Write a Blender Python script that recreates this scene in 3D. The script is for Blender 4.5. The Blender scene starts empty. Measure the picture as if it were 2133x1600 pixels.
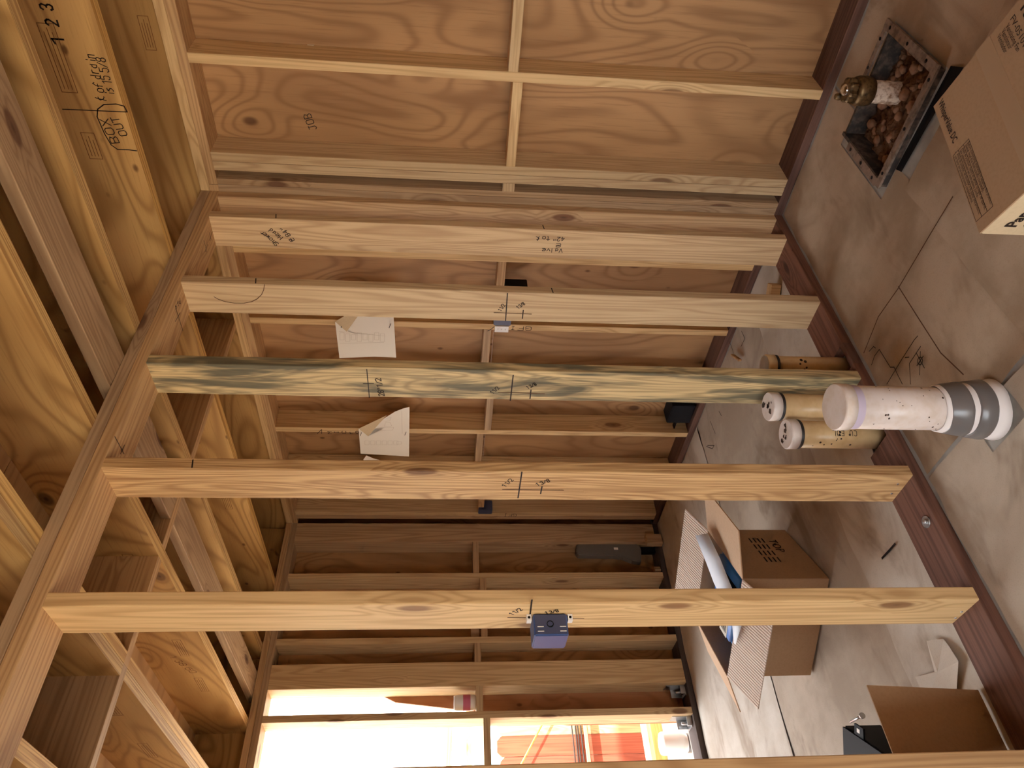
import bpy, bmesh, math, random
from mathutils import Vector, Matrix, noise
random.seed(7)
sc = bpy.context.scene
col = sc.collection

# ------------------------------------------------------------------ camera
# photo is a phone picture stored on its side: world up points to image left
CAM = Vector((1.6732, -2.6736, 1.4573))
RR = Vector((0.69262, 0.72102, 0.02017))      # upright right  (= image up)
RD = Vector((0.08035, -0.04933, -0.99554))    # upright down   (= image right)
RF = Vector((-0.71682, 0.69115, -0.09211))    # view direction
FPX = 1511.68
cam_d = bpy.data.cameras.new('camera'); cam = bpy.data.objects.new('camera', cam_d); col.objects.link(cam)
cam.matrix_world = Matrix(((RD.x, RR.x, -RF.x, CAM.x), (RD.y, RR.y, -RF.y, CAM.y), (RD.z, RR.z, -RF.z, CAM.z), (0, 0, 0, 1)))
cam_d.sensor_width = 36; cam_d.lens = FPX / 2133 * 36; cam_d.clip_start = .02; cam_d.clip_end = 200
sc.camera = cam

def pt(x, y, ax, val):
    """photo pixel -> point on the plane ax = val"""
    u = 1600 - y; v = x
    d = RR * ((u - 800) / FPX) + RD * ((v - 1066.5) / FPX) + RF
    i = 'xyz'.index(ax)
    return CAM + d * ((val - CAM[i]) / d[i])

# ------------------------------------------------------------------ light
SKY = 8.5
SUN = 26.0
w = bpy.data.worlds.new('sky'); sc.world = w; w.use_nodes = True
bg = w.node_tree.nodes['Background']; bg.inputs[0].default_value = (.89, .945, 1, 1); bg.inputs[1].default_value = SKY
sun_d = bpy.data.lights.new('sun', 'SUN'); sun_d.energy = SUN; sun_d.angle = .009; sun_d.color = (1, .95, .88)
sun = bpy.data.objects.new('sun', sun_d); col.objects.link(sun)
sun.rotation_euler = Vector((.36, -.52, .78)).to_track_quat('Z', 'Y').to_euler()
sc.view_settings.view_transform = 'Standard'; sc.view_settings.look = 'None'
sc.view_settings.gamma = 1; sc.view_settings.use_curve_mapping = False
sc.view_settings.exposure = 0.1
sc.cycles.use_denoising = True
sc.cycles.max_bounces = 6; sc.cycles.diffuse_bounces = 5; sc.cycles.glossy_bounces = 2
sc.cycles.use_adaptive_sampling = True; sc.cycles.adaptive_threshold = .07; sc.cycles.adaptive_min_samples = 12
sc.cycles.sample_clamp_indirect = 12

# ------------------------------------------------------------------ materials
def srgb(r, g, b):
    f = lambda c: (c / 255 / 12.92) if c / 255 <= .04045 else ((c / 255 + .055) / 1.055) ** 2.4
    return (f(r), f(g), f(b), 1)

class N:
    def __init__(s, name):
        s.m = bpy.data.materials.new(name); s.m.use_nodes = True; s.t = s.m.node_tree
        s.b = s.t.nodes['Principled BSDF']
    def n(s, typ, **kw):
        o = s.t.nodes.new(typ)
        for k, v in kw.items():
            if k[0] == '_': setattr(o, k[1:], v)
            else:
                key = int(k[1:]) if k[0] == 'i' and k[1:].isdigit() else k
                if isinstance(v, bpy.types.NodeSocket): s.t.links.new(v, o.inputs[key])
                else: o.inputs[key].default_value = v
        return o
    def math(s, op, a, b=0.0, c=0.0, clamp=False):
        o = s.n('ShaderNodeMath', _operation=op, _use_clamp=clamp, i0=a, i1=b, i2=c); return o.outputs[0]
    def vmath(s, op, a, b):
        o = s.n('ShaderNodeVectorMath', _operation=op, i0=a, i1=b); return o.outputs[0]
    def mix(s, f, a, b, mode='MIX'):
        o = s.n('ShaderNodeMix', _data_type='RGBA', _blend_type=mode)
        for i, v in ((0, f), (6, a), (7, b)):
            if isinstance(v, bpy.types.NodeSocket): s.t.links.new(v, o.inputs[i])
            else: o.inputs[i].default_value = v
        return o.outputs[2]
    def ramp(s, f, lo, hi):
        o = s.n('ShaderNodeMapRange', _interpolation_type='SMOOTHSTEP', i0=f, i1=lo, i2=hi, i3=0.0, i4=1.0); return o.outputs[0]
    def noise(s, vec, scale, detail=2, rough=.5, dist=0):
        o = s.n('ShaderNodeTexNoise', Vector=vec, Scale=scale, Detail=detail, Roughness=rough, Distortion=dist); return o.outputs[0]
    def set(s, color=None, rough=None, bump=None, bs=.3, bd=.01, metal=None, spec=None):
        for k, v in (('Base Color', color), ('Roughness', rough), ('Metallic', metal), ('Specular IOR Level', spec)):
            if v is None: continue
            if isinstance(v, bpy.types.NodeSocket): s.t.links.new(v, s.b.inputs[k])
            else: s.b.inputs[k].default_value = v
        if bump is not None:
            o = s.n('ShaderNodeBump', Strength=bs, Distance=bd, Height=bump); s.t.links.new(o.outputs[0], s.b.inputs['Normal'])
        return s.m
    def objvec(s):
        tc = s.n('ShaderNodeTexCoord').outputs['Object']; r = s.n('ShaderNodeObjectInfo').outputs['Random']
        off = s.n('ShaderNodeCombineXYZ', i0=s.math('MULTIPLY', r, 17.3), i1=s.math('MULTIPLY', r, 41.7), i2=s.math('MULTIPLY', r, 73.1)).outputs[0]
        return s.vmath('ADD', tc, off), r

def wood(name, c1, c2, knotc, ring=34, fib=.45, knot=.72, stain=None, stain_amt=0., rough=.62, var=.14, zs=.045, rw=.6):
    """sawn lumber, grain along the local z axis"""
    s = N(name); v, r = s.objvec()
    vk = s.vmath('MULTIPLY', v, (9, 9, 3.2))
    vo = s.n('ShaderNodeTexVoronoi', _feature='F1', Vector=vk, Scale=1.0, Randomness=1.0)
    d = vo.outputs['Distance']; g = s.math('GREATER_THAN', s.n('ShaderNodeSeparateColor', i0=vo.outputs['Color']).outputs[0], knot)
    halo = s.math('MULTIPLY', g, s.ramp(d, .55, .02))
    kn = s.math('MULTIPLY', g, s.ramp(d, .20, .13)); core = s.math('MULTIPLY', g, s.ramp(d, .09, .02))
    big = s.noise(s.vmath('MULTIPLY', v, (1, 1, zs)), 13, 1.2, .4, .25)
    ph = s.math('ADD', s.math('MULTIPLY', big, ring), s.math('MULTIPLY', halo, 7))
    rg = s.math('MULTIPLY_ADD', s.math('SINE', s.math('MULTIPLY', ph, 2.4)), .5, .5)
    rg = s.math('POWER', rg, 2.0)
    fb = s.noise(s.vmath('MULTIPLY', v, (1, 1, .022)), 170, 2, .65)
    blot = s.noise(s.vmath('MULTIPLY', v, (1, 1, .3)), 5, 2)
    c = s.mix(s.math('MULTIPLY', rg, rw), c1, c2)
    c = s.mix(s.math('MULTIPLY', s.ramp(fb, .45, .75), fib), c, c2)
    c = s.mix(s.math('MULTIPLY', s.ramp(blot, .5, .72), .22), c, c2)
    if stain is not None:
        st = s.noise(s.vmath('MULTIPLY', v, (1, 1, .14)), 20, 3, .62, .8)
        c = s.mix(s.math('MULTIPLY', s.ramp(st, .40, .62), stain_amt), c, stain)
    c = s.mix(s.math('MULTIPLY', halo, .22), c, knotc)
    c = s.mix(s.math('MULTIPLY', kn, .8), c, knotc)
    c = s.mix(s.math('MULTIPLY', core, .8), c, srgb(52, 30, 20))
    hv = s.n('ShaderNodeHueSaturation', Color=c, Value=s.math('MULTIPLY_ADD', r, 2 * var, 1 - var), Saturation=s.math('MULTIPLY_ADD', r, .16, .9))
    hgt = s.math('MULTIPLY', fb, .6)
    return s.set(hv.outputs[0], rough, hgt, .35, .002, spec=.25)

def ply(name, c1, c2, knotc, freq=62, line=.6, rough=.6, axis='z', knot=.8):
    """rotary-cut veneer: contour lines of a slow noise, knots with rings"""
    s = N(name); v, r = s.objvec()
    st = {'z': (2.1, 2.1, .62), 'x': (.62, 2.1, 2.1), 'y': (2.1, .62, 2.1)}[axis]
    kk = {'z': (4.2, 4.2, 2.6), 'x': (2.6, 4.2, 4.2), 'y': (4.2, 2.6, 4.2)}[axis]
    fv = {'z': (1, 1, .04), 'x': (.04, 1, 1), 'y': (1, .04, 1)}[axis]
    vo = s.n('ShaderNodeTexVoronoi', _feature='F1', Vector=s.vmath('MULTIPLY', v, kk), Scale=1.0, Randomness=1.0)
    d = vo.outputs['Distance']; g = s.math('GREATER_THAN', s.n('ShaderNodeSeparateColor', i0=vo.outputs['Color']).outputs[0], knot)
    halo = s.math('MULTIPLY', g, s.ramp(d, .5, .0))
    n = s.noise(s.vmath('MULTIPLY', v, st), 1.5, 1.3, .42, .5)
    ph = s.math('ADD', s.math('MULTIPLY', n, freq), s.math('MULTIPLY', halo, 16))
    ln = s.math('POWER', s.math('MULTIPLY_ADD', s.math('SINE', ph), .5, .5), 3.0)
    br = s.noise(s.vmath('MULTIPLY', v, st), 2.2, 2)
    fb = s.noise(s.vmath('MULTIPLY', v, fv), 150, 2, .6)
    c = s.mix(s.ramp(br, .35, .7), c1, s.mix(.5, c1, c2))
    c = s.mix(s.math('MULTIPLY', ln, line), c, c2)
    c = s.mix(s.math('MULTIPLY', s.ramp(fb, .5, .78), .35), c, c2)
    c = s.mix(s.math('MULTIPLY', s.math('MULTIPLY', g, s.ramp(d, .12, .07)), .75), c, knotc)
    c = s.mix(s.math('MULTIPLY', s.math('MULTIPLY', g, s.ramp(d, .05, .02)), .8), c, srgb(50, 28, 18))
    k2 = {'z': (10, 10, 6), 'x': (6, 10, 10), 'y': (10, 6, 10)}[axis]
    v2 = s.n('ShaderNodeTexVoronoi', _feature='F1', Vector=s.vmath('MULTIPLY', v, k2), Scale=1.0, Randomness=1.0)
    g2 = s.math('GREATER_THAN', s.n('ShaderNodeSeparateColor', i0=v2.outputs['Color']).outputs[1], .74)
    c = s.mix(s.math('MULTIPLY', s.math('MULTIPLY', g2, s.ramp(v2.outputs['Distance'], .13, .05)), .75), c, knotc)
    hv = s.n('ShaderNodeHueSaturation', Color=c, Value=s.math('MULTIPLY_ADD', r, .22, .89), Saturation=1.0)
    return s.set(hv.outputs[0], rough, fb, .2, .001, spec=.25)

def plain(name, c, rough=.5, metal=0, nz=0., nscale=40, c2=None, bump=0., spec=.4):
    s = N(name)
    if nz or bump:
        tc = s.n('ShaderNodeTexCoord').outputs['Object']; q = s.noise(tc, nscale, 3, .6)
        cc = s.mix(s.math('MULTIPLY', s.ramp(q, .4, .7), nz), c, c2 or (0, 0, 0, 1)) if nz else c
        return s.set(cc, rough, q if bump else None, bump, .004, metal, spec)
    return s.set(c, rough, metal=metal, spec=spec)

def paper_mat(name, c1, c2, stain, rough=.75):
    s = N(name); v, r = s.objvec()
    a = s.noise(v, 3.2, 4, .6); b = s.noise(s.vmath('MULTIPLY', v, (1.6, .8, 1)), 2.1, 4, .62, .9); f = s.noise(v, 260, 2, .6)
    c = s.mix(s.ramp(a, .38, .66), c1, c2)
    c = s.mix(s.math('MULTIPLY', s.ramp(b, .5, .72), .75), c, stain)
    c = s.mix(s.math('MULTIPLY', s.ramp(f, .5, .8), .22), c, stain)
    return s.set(c, rough, a, .5, .006, spec=.2)

M = {}
M['stud'] = wood('fresh_stud_wood', srgb(216, 184, 136), srgb(176, 138, 94), srgb(122, 84, 56), knot=.78)
M['stud_clear'] = wood('clear_stud_wood', srgb(216, 182, 134), srgb(174, 134, 90), srgb(130, 92, 60), knot=.93, fib=.6)
M['stud_red'] = wood('reddish_stud_wood', srgb(192, 158, 118), srgb(150, 114, 80), srgb(104, 66, 44), ring=30)
M['stud_blue'] = wood('grey_stained_stud_wood', srgb(212, 186, 136), srgb(150, 128, 92), srgb(118, 82, 54), ring=40, fib=.8, stain=srgb(84, 82, 68), stain_amt=.88, knot=.8, zs=.09, rw=.7)
M['stud_rough'] = wood('rough_sawn_stud_wood', srgb(206, 170, 122), srgb(146, 106, 68), srgb(100, 64, 42), ring=48, fib=.95, knot=.78, zs=.06)
M['treated'] = wood('treated_plate_wood', srgb(120, 84, 68), srgb(84, 55, 46), srgb(60, 38, 32), ring=20, fib=.6, knot=.95, rough=.7)
M['treated_shaded'] = wood('shaded_treated_plate_wood', srgb(86, 74, 68), srgb(62, 53, 50), srgb(46, 38, 34), ring=20, fib=.6, knot=.95, rough=.75)  # darker treated copy, the left plate's shade put into its colour
M['lvl_edge'] = wood('laminated_joist_edge', srgb(220, 184, 122), srgb(158, 114, 66), srgb(104, 66, 38), ring=70, fib=.9, knot=.99, zs=.008, rw=.7)
M['lvl'] = ply('laminated_joist_veneer', srgb(202, 162, 104), srgb(146, 106, 60), srgb(80, 48, 28), freq=84, line=.62)
M['ply'] = ply('sheathing_plywood', srgb(184, 143, 100), srgb(132, 94, 61), srgb(84, 54, 38), freq=78, line=.55, knot=.56)
M['sub'] = ply('subfloor_plywood', srgb(186, 148, 100), srgb(142, 104, 66), srgb(88, 56, 34), freq=56, line=.5)
M['ply_ext'] = ply('weathered_sheathing', srgb(180, 128, 90), srgb(140, 92, 60), srgb(94, 58, 38), freq=50, line=.45)
M['ink'] = plain('marker_ink', srgb(38, 24, 18), .7)
M['pencil'] = plain('pencil_line', srgb(92, 60, 38), .8)
M['stamp'] = plain('grade_stamp_ink', srgb(120, 78, 44), .8)
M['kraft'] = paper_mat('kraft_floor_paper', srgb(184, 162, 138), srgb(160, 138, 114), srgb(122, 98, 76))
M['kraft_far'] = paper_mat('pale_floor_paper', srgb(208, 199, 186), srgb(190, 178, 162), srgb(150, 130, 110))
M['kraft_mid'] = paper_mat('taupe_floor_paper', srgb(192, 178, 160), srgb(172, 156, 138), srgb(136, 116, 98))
M['concrete'] = plain('concrete_slab', srgb(168, 164, 156), .85, nz=.5, nscale=9, c2=srgb(120, 114, 106), bump=.2)
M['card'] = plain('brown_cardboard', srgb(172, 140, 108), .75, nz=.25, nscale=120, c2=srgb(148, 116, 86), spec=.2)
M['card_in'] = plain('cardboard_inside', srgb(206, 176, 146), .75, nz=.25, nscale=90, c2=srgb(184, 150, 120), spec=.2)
M['tan_baked'] = plain('tan_baked_light', srgb(214, 192, 156), .7, nz=.2, nscale=120, c2=srgb(190, 166, 130), spec=.2)  # light on a carton side, shading on page folds, put into the colour
M['print'] = plain('black_carton_print', srgb(40, 28, 22), .7)
M['tape'] = plain('clear_packing_tape', srgb(168, 138, 108), .4, spec=.5)
M['pvc'] = plain('white_pvc', srgb(226, 214, 206), .32, nz=.5, nscale=26, c2=srgb(206, 186, 164))
M['pvc_cream'] = plain('cream_pvc', srgb(214, 182, 134), .35, nz=.5, nscale=22, c2=srgb(190, 152, 102))
M['dirtspot'] = plain('mud_spot', srgb(70, 54, 42), .9)
M['purple'] = plain('purple_primer', srgb(196, 184, 204), .4)
M['duct'] = plain('grey_duct_tape', srgb(108, 104, 102), .28, spec=.6)
M['wrap'] = plain('white_foam_wrap', srgb(232, 226, 222), .6)
M['glue'] = plain('dark_cement_ring', srgb(44, 38, 36), .5)
M['soil'] = plain('brown_soil', srgb(126, 94, 72), .95, nz=.8, nscale=60, c2=srgb(70, 48, 36), bump=.9, spec=.1)
M['stone'] = plain('reddish_stone', srgb(150, 112, 88), .9, nz=.6, nscale=30, c2=srgb(100, 68, 52), bump=.5, spec=.1)
M['pit'] = plain('dirty_black_plastic', srgb(58, 52, 48), .7, nz=.7, nscale=35, c2=srgb(120, 102, 88))
M['pit_rim'] = plain('dusty_plastic_rim', srgb(140, 120, 104), .8, nz=.7, nscale=45, c2=srgb(82, 66, 56))
M['black'] = plain('black_plastic', srgb(26, 26, 30), .6, spec=.15)
M['bluebox'] = plain('blue_plastic', srgb(70, 92, 140), .35)
M['bluedark'] = plain('dark_blue_plastic', srgb(72, 78, 104), .4)
M['blue'] = plain('bright_blue_plastic', srgb(64, 134, 212), .35)
M['steel'] = plain('zinc_steel', srgb(190, 190, 190), .35, metal=.9)
M['brass'] = plain('old_brass', srgb(132, 106, 72), .45, metal=.7, nz=.8, nscale=60, c2=srgb(52, 42, 32))
M['chrome'] = plain('bright_chrome', srgb(225, 230, 240), .12, metal=1)
M['corroded'] = plain('corroded_pipe', srgb(224, 206, 186), .6, nz=.9, nscale=55, c2=srgb(130, 88, 52), bump=.8)
M['white'] = plain('white_paper', srgb(240, 232, 218), .7)
M['white_plastic'] = plain('white_plastic', srgb(238, 236, 232), .4)
M['white_blue'] = plain('white_glossy_paper', srgb(226, 234, 244), .5)
M['grey_tool'] = plain('grey_plastic', srgb(112, 106, 98), .45)
M['pink'] = plain('pink_label', srgb(206, 110, 140), .5)
M['house'] = plain('white_house_paint', srgb(236, 236, 232), .8)
M['glass'] = plain('dark_window_glass', srgb(96, 130, 136), .12)
M['fence_red'] = wood('red_stained_fence', srgb(170, 92, 70), srgb(136, 66, 50), srgb(90, 40, 28), ring=24)
M['fence_raw'] = wood('raw_fence_board', srgb(220, 186, 130), srgb(184, 142, 92), srgb(130, 86, 52), ring=24)
M['yellow_wood'] = wood('yellow_lumber', srgb(236, 204, 120), srgb(210, 168, 84), srgb(150, 100, 54))
M['ground'] = plain('pale_dry_ground', srgb(206, 192, 168), .95, nz=.5, nscale=6, c2=srgb(176, 156, 128))
M['cable'] = plain('black_cable', srgb(50, 44, 40), .5)

# ------------------------------------------------------------------ helpers
def link(o): col.objects.link(o); return o
def tag(o, label=None, category=None, group=None, kind=None):
    for k, v in (('label', label), ('category', category), ('group', group), ('kind', kind)):
        if v: o[k] = v
    return o
def empty(name, loc=(0, 0, 0), **kw):
    o = link(bpy.data.objects.new(name, None)); o.location = loc; o.empty_display_size = .1
    MW[o] = Matrix.Translation(loc); return tag(o, **kw)
MW = {}
def setparent(o, p, m):
    """o has world matrix m"""
    MW[o] = m
    if p is not None:
        o.parent = p; o.matrix_parent_inverse = MW[p].inverted()
    o.matrix_basis = m
def mesh(name, verts, faces, mat, parent=None, m=None, smooth=False, **kw):
    me = bpy.data.meshes.new(name); me.from_pydata([tuple(v) for v in verts], [], faces); me.update()
    for x in (mat if isinstance(mat, (list, tuple)) else [mat]): me.materials.append(x)
    if smooth:
        for p in me.polygons: p.use_smooth = True
    o = link(bpy.data.objects.new(name, me)); setparent(o, parent, m or Matrix())
    return tag(o, **kw)
def bmobj(name, bm, mat, parent=None, m=None, smooth=False, **kw):
    me = bpy.data.meshes.new(name); bm.normal_update(); bm.to_mesh(me); bm.free()
    for x in (mat if isinstance(mat, (list, tuple)) else [mat]): me.materials.append(x)
    if smooth:
        for p in me.polygons: p.use_smooth = True
    o = link(bpy.data.objects.new(name, me)); setparent(o, parent, m or Matrix())
    return tag(o, **kw)
def bm_box(bm, x0, x1, y0, y1, z0, z1, mat=0, mx=None):
    vs = [bm.verts.new((x, y, z)) for x in (x0, x1) for y in (y0, y1) for z in (z0, z1)]
    if mx is not None:
        for v in vs: v.co = mx @ v.co
    for f in ((0, 1, 3, 2), (4, 6, 7, 5), (0, 4, 5, 1), (2, 3, 7, 6), (0, 2, 6, 4), (1, 5, 7, 3)):
        bm.faces.new([vs[i] for i in f]).material_index = mat
    return vs
_cache = {}
def lumber_mesh(a, b, L, bev, mats, wane):
    key = (round(a, 4), round(b, 4), round(L, 4), bev, tuple(m.name for m in mats), wane)
    if key in _cache: return _cache[key]
    bm = bmesh.new(); bm_box(bm, -a / 2, a / 2, -b / 2, b / 2, -L / 2, L / 2)
    if bev: bmesh.ops.bevel(bm, geom=[e for e in bm.edges if abs(e.verts[0].co.z - e.verts[1].co.z) > 1e-4], offset=bev, segments=2, affect='EDGES', profile=.5)
    if wane:
        n = int(L / .03)
        for i in range(1, n):
            z = -L / 2 + L * i / n
            bmesh.ops.bisect_plane(bm, geom=bm.verts[:] + bm.edges[:] + bm.faces[:], plane_co=(0, 0, z), plane_no=(0, 0, 1))
        for v in bm.verts:
            k = noise.noise(Vector((v.co.x * 9, v.co.y * 9, v.co.z * 11 + a * 77 + wane * 1000)))
            v.co.x *= 1 + k * wane; v.co.y *= 1 + k * wane * .6
    bm.normal_update()
    if len(mats) > 1:                       # second material on the narrow faces (local +-y is the wide direction when a<b)
        for f in bm.faces:
            if abs(f.normal.y if a < b else f.normal.x) > .7 and abs(f.normal.z) < .5: f.material_index = 1
    me = bpy.data.meshes.new('lumber'); bm.to_mesh(me); bm.free()
    for m in mats: me.materials.append(m)
    _cache[key] = me; return me
RX = {'z': Matrix(), 'x': Matrix.Rotation(math.pi / 2, 4, 'Y'), 'y': Matrix.Rotation(-math.pi / 2, 4, 'X')}
def lumber(name, parent, b, axis, mat, bev=.0025, wane=0, **kw):
    """box b=(x0,x1,y0,y1,z0,z1) of sawn wood, grain along axis"""
    x0, x1, y0, y1, z0, z1 = b; dx, dy, dz = x1 - x0, y1 - y0, z1 - z0
    a, bb, L = {'z': (dx, dy, dz), 'x': (dz, dy, dx), 'y': (dx, dz, dy)}[axis]
    mats = list(mat) if isinstance(mat, (list, tuple)) else [mat]
    o = link(bpy.data.objects.new(name, lumber_mesh(a, bb, L, bev, mats, wane)))
    setparent(o, parent, Matrix.Translation(((x0 + x1) / 2, (y0 + y1) / 2, (z0 + z1) / 2)) @ RX[axis])
    return tag(o, **kw)

def lathe(name, prof, mat, parent=None, m=None, seg=32, **kw):
    bm = bmesh.new(); rows = []
    for r, z, *mi in prof:
        rows.append([bm.verts.new((r * math.cos(2 * math.pi * i / seg), r * math.sin(2 * math.pi * i / seg), z)) for i in range(seg)] if r > 1e-6 else [bm.verts.new((0, 0, z))])
    for a, b in zip(rows, rows[1:]):
        for i in range(seg):
            j = (i + 1) % seg
            if len(a) == 1 and len(b) == 1: continue
            if len(a) == 1: bm.faces.new((a[0], b[j], b[i]))
            elif len(b) == 1: bm.faces.new((a[i], a[j], b[0]))
            else: bm.faces.new((a[i], a[j], b[j], b[i]))
    bmesh.ops.recalc_face_normals(bm, faces=bm.faces[:])
    o = bmobj(name, bm, mat, parent, m, **kw)
    for p in o.data.polygons: p.use_smooth = abs(p.normal.z) < .6
    return o
def tube(name, pts, r, mat, parent=None, seg=8, **kw):
    pts = [Vector(p) for p in pts]; bm = bmesh.new(); rows = []
    for i, p in enumerate(pts):
        t = (pts[min(i + 1, len(pts) - 1)] - pts[max(i - 1, 0)]).normalized()
        u = t.orthogonal().normalized(); v = t.cross(u)
        rows.append([bm.verts.new(p + (u * math.cos(2 * math.pi * k / seg) + v * math.sin(2 * math.pi * k / seg)) * r) for k in range(seg)])
    for a, b in zip(rows, rows[1:]):
        # match ring twist
        best = min(range(seg), key=lambda s: sum((a[k].co - b[(k + s) % seg].co).length for k in range(seg)))
        for k in range(seg):
            bm.faces.new((a[k], a[(k + 1) % seg], b[(k + 1 + best) % seg], b[(k + best) % seg]))
    bm.faces.new(rows[0][::-1]); bm.faces.new(rows[-1])
    bmesh.ops.recalc_face_normals(bm, faces=bm.faces[:])
    return bmobj(name, bm, mat, parent, smooth=True, **kw)

# ---- handwriting: single-stroke glyphs on a 4 x 6 grid
G = {
 'A': '0026 40|1333', 'a': '3433 2412 0310 2030|3430', 'B': '00060646 35332303|3341 4010 00', 'b': '0600|0313 3342 3010 00',
}
def gl(s): return [[(int(p[i]), int(p[i + 1])) for i in range(0, len(p), 2)] for p in s.replace(' ', '').split('|')]
G = {k: gl(v) for k, v in {
 'A': '002640|1333', 'a': '33231302011030|3430', 'B': '0006264533 03|334130 00'.replace(' 03', '03').replace(' 00', '00'), 'b': '0600|0323 32311000',
 'C': '45361605011040', 'c': '33140201103040', 'd': '3630|33130201 1030', 'D': '0006264442 2000', 'E': '46060040|0333', 'e': '02324434 14020110 3040',
 'F': '460600|0333', 'f': '45362514 10|0333', 'G': '45361605011040 4323', 'H': '0600|4640|0343', 'I': '1636|2620|1030', 'i': '2320|2526',
 'J': '1646|3631 2010 01', 'L': '060040', 'l': '2620', 'M': '0006 2346 40', 'n': '0400|03143430', 'O': '1636 4541 3010 0105 16', 'o': '1434 4341 3010 0103 14',
 'P': '0006364543 3303', 'p': '0402|1414', 'R': '0006364543 3303|2340', 'r': '0400|021434', 'S': '45361605 0433 4241 3010 01', 's': '34140313 3231 1000',
 'T': '0646|2620', 't': '2620 30|0444', 'U': '0601 1030 4146', 'u': '0401 1030 34|3430', 'V': '062046', 'v': '042044', 'w': '04102330 44', 'W': '0610233046',
 'X': '0046|0640', 'x': '0044|0440', 'N': '00064046', 'h': '0600|03143430',
 '0': '1636 4541 3010 0105 16', '1': '052620', '2': '0516 3645 4400 40', '3': '0516 3645 3323|3342 4130 1001', '4': '360242|3630', '5': '46060434 4341 3010 01',
 '6': '4616 0401 1030 4143 3404', '7': '064610', '8': '1636 4533 1304 0516|1302 0110 3041 4233', '9': '4313 0405 1636 4541 10', '/': '0046', '"': '1614|3634', "'": '2624',
 '-': '0343', '@': '3414 1323 3344|4443 4546 1605 0110 40', '.': '1011', '>': '064300', '¢': '3515 0412 3141|2700',
}.items()}
def scribble(name, polys, o, du, dv, width, mat, parent, nrm=None, lift=.0009, **kw):
    """polylines given in metres (u,v) on a plane; ribbons a hair above the surface"""
    o = Vector(o); du = Vector(du).normalized(); dv = Vector(dv).normalized(); nrm = (Vector(nrm) if nrm is not None else du.cross(dv)).normalized()
    bm = bmesh.new()
    for pl in polys:
        for (a, b) in zip(pl, pl[1:]):
            a = Vector(a); b = Vector(b); t = (b - a)
            if t.length < 1e-6: continue
            t.normalize(); n = Vector((-t.y, t.x)) * width / 2; a2 = a - t * width * .4; b2 = b + t * width * .4
            vs = [bm.verts.new(o + nrm * lift + du * q.x + dv * q.y) for q in (a2 - n, b2 - n, b2 + n, a2 + n)]
            f = bm.faces.new(vs)
    o2 = bmobj(name, bm, mat, parent, **kw); return o2
def text_polys(txt, size, gap=1.6, slant=.0, jit=.25, seed=1):
    rnd = random.Random(seed); x = 0; out = []
    for ch in txt:
        if ch == ' ': x += 3; continue
        jy = rnd.uniform(-jit, jit)
        for pl in G.get(ch, []): out.append([((x + a + b * slant) * size / 6, (b + jy) * size / 6) for a, b in pl])
        x += 4 + gap if ch not in "il1'." else 3 + gap * .8
    return out
def write(name, txt, p0, p1, size, mat, parent, nrm, width=.0035, **kw):
    """hand lettering from p0 reading towards p1, on the plane with normal nrm"""
    du = (Vector(p1) - Vector(p0)); L = du.length; du.normalize(); nrm = Vector(nrm); dv = nrm.cross(du)
    pls = text_polys(txt, size, seed=len(txt)); k = L / max(a for pl in pls for a, b in pl)
    return scribble(name, [[(a * k, b) for a, b in pl] for pl in pls], p0, du, dv, width, mat, parent, nrm, **kw)
def lines(name, pls, mat, parent, nrm, width=.003, **kw):
    """world-space polylines on a plane with normal nrm"""
    nrm = Vector(nrm).normalized(); du = nrm.orthogonal().normalized(); dv = nrm.cross(du); o = Vector(pls[0][0])
    return scribble(name, [[((Vector(p) - o).dot(du), (Vector(p) - o).dot(dv)) for p in pl] for pl in pls], o, du, dv, width, mat, parent, nrm, **kw)
def printed(name, txt, p0, du, dv, size, mat, parent, bold=0., lift=.0008, width=None, **kw):
    c = bpy.data.curves.new('t', 'FONT'); c.body = txt; c.size = size; c.offset = bold; c.resolution_u = 2
    o = bpy.data.objects.new('t', c); col.objects.link(o); dg = bpy.context.evaluated_depsgraph_get()
    me = bpy.data.meshes.new_from_object(o.evaluated_get(dg)); bpy.data.objects.remove(o); bpy.data.curves.remove(c)
    du = Vector(du).normalized(); dv = Vector(dv).normalized(); n = du.cross(dv)
    wd = max([v.co.x for v in me.vertices] + [1e-6]); k = (width / wd) if width else 1
    for v in me.vertices: v.co = Vector(p0) + du * v.co.x * k + dv * v.co.y + n * lift
    me.materials.clear(); me.materials.append(mat)
    o = link(bpy.data.objects.new(name, me)); setparent(o, parent, Matrix()); return tag(o, **kw)

# ================================================================== STRUCTURE
H = 2.389; ZT = 2.463; ZS = 2.745; PL = .037
DW = .130

# ---- slab with the drain opening
PX0, PX1, PY0, PY1 = .49, .88, -.57, -.22
def slab():
    bm = bmesh.new()
    for x0, x1, y0, y1 in ((-2.7, PX0, -6, .2), (PX1, 3.4, -6, .2), (PX0, PX1, -6, PY0), (PX0, PX1, PY1, .2)):
        bm_box(bm, x0, x1, y0, y1, -.2, 0)
    bm_box(bm, PX0 - .05, PX1 + .05, PY0 - .05, PY1 + .05, -.26, -.2)
    return bmobj('floor', bm, M['concrete'], kind='structure')
floor = slab()
gv = []; gf = []
for x0, x1, y0, y1 in ((-60, -2.7, -60, 60), (3.4, 60, -60, 60), (-2.7, 3.4, -60, -6), (-2.7, 3.4, .2, 60)):
    n0 = len(gv); gv += [(x0, y0, -.06), (x1, y0, -.06), (x1, y1, -.06), (x0, y1, -.06)]; gf.append((n0, n0 + 1, n0 + 2, n0 + 3))
g = mesh('ground_outside', gv, gf, M['ground'], kind='structure')

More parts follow.
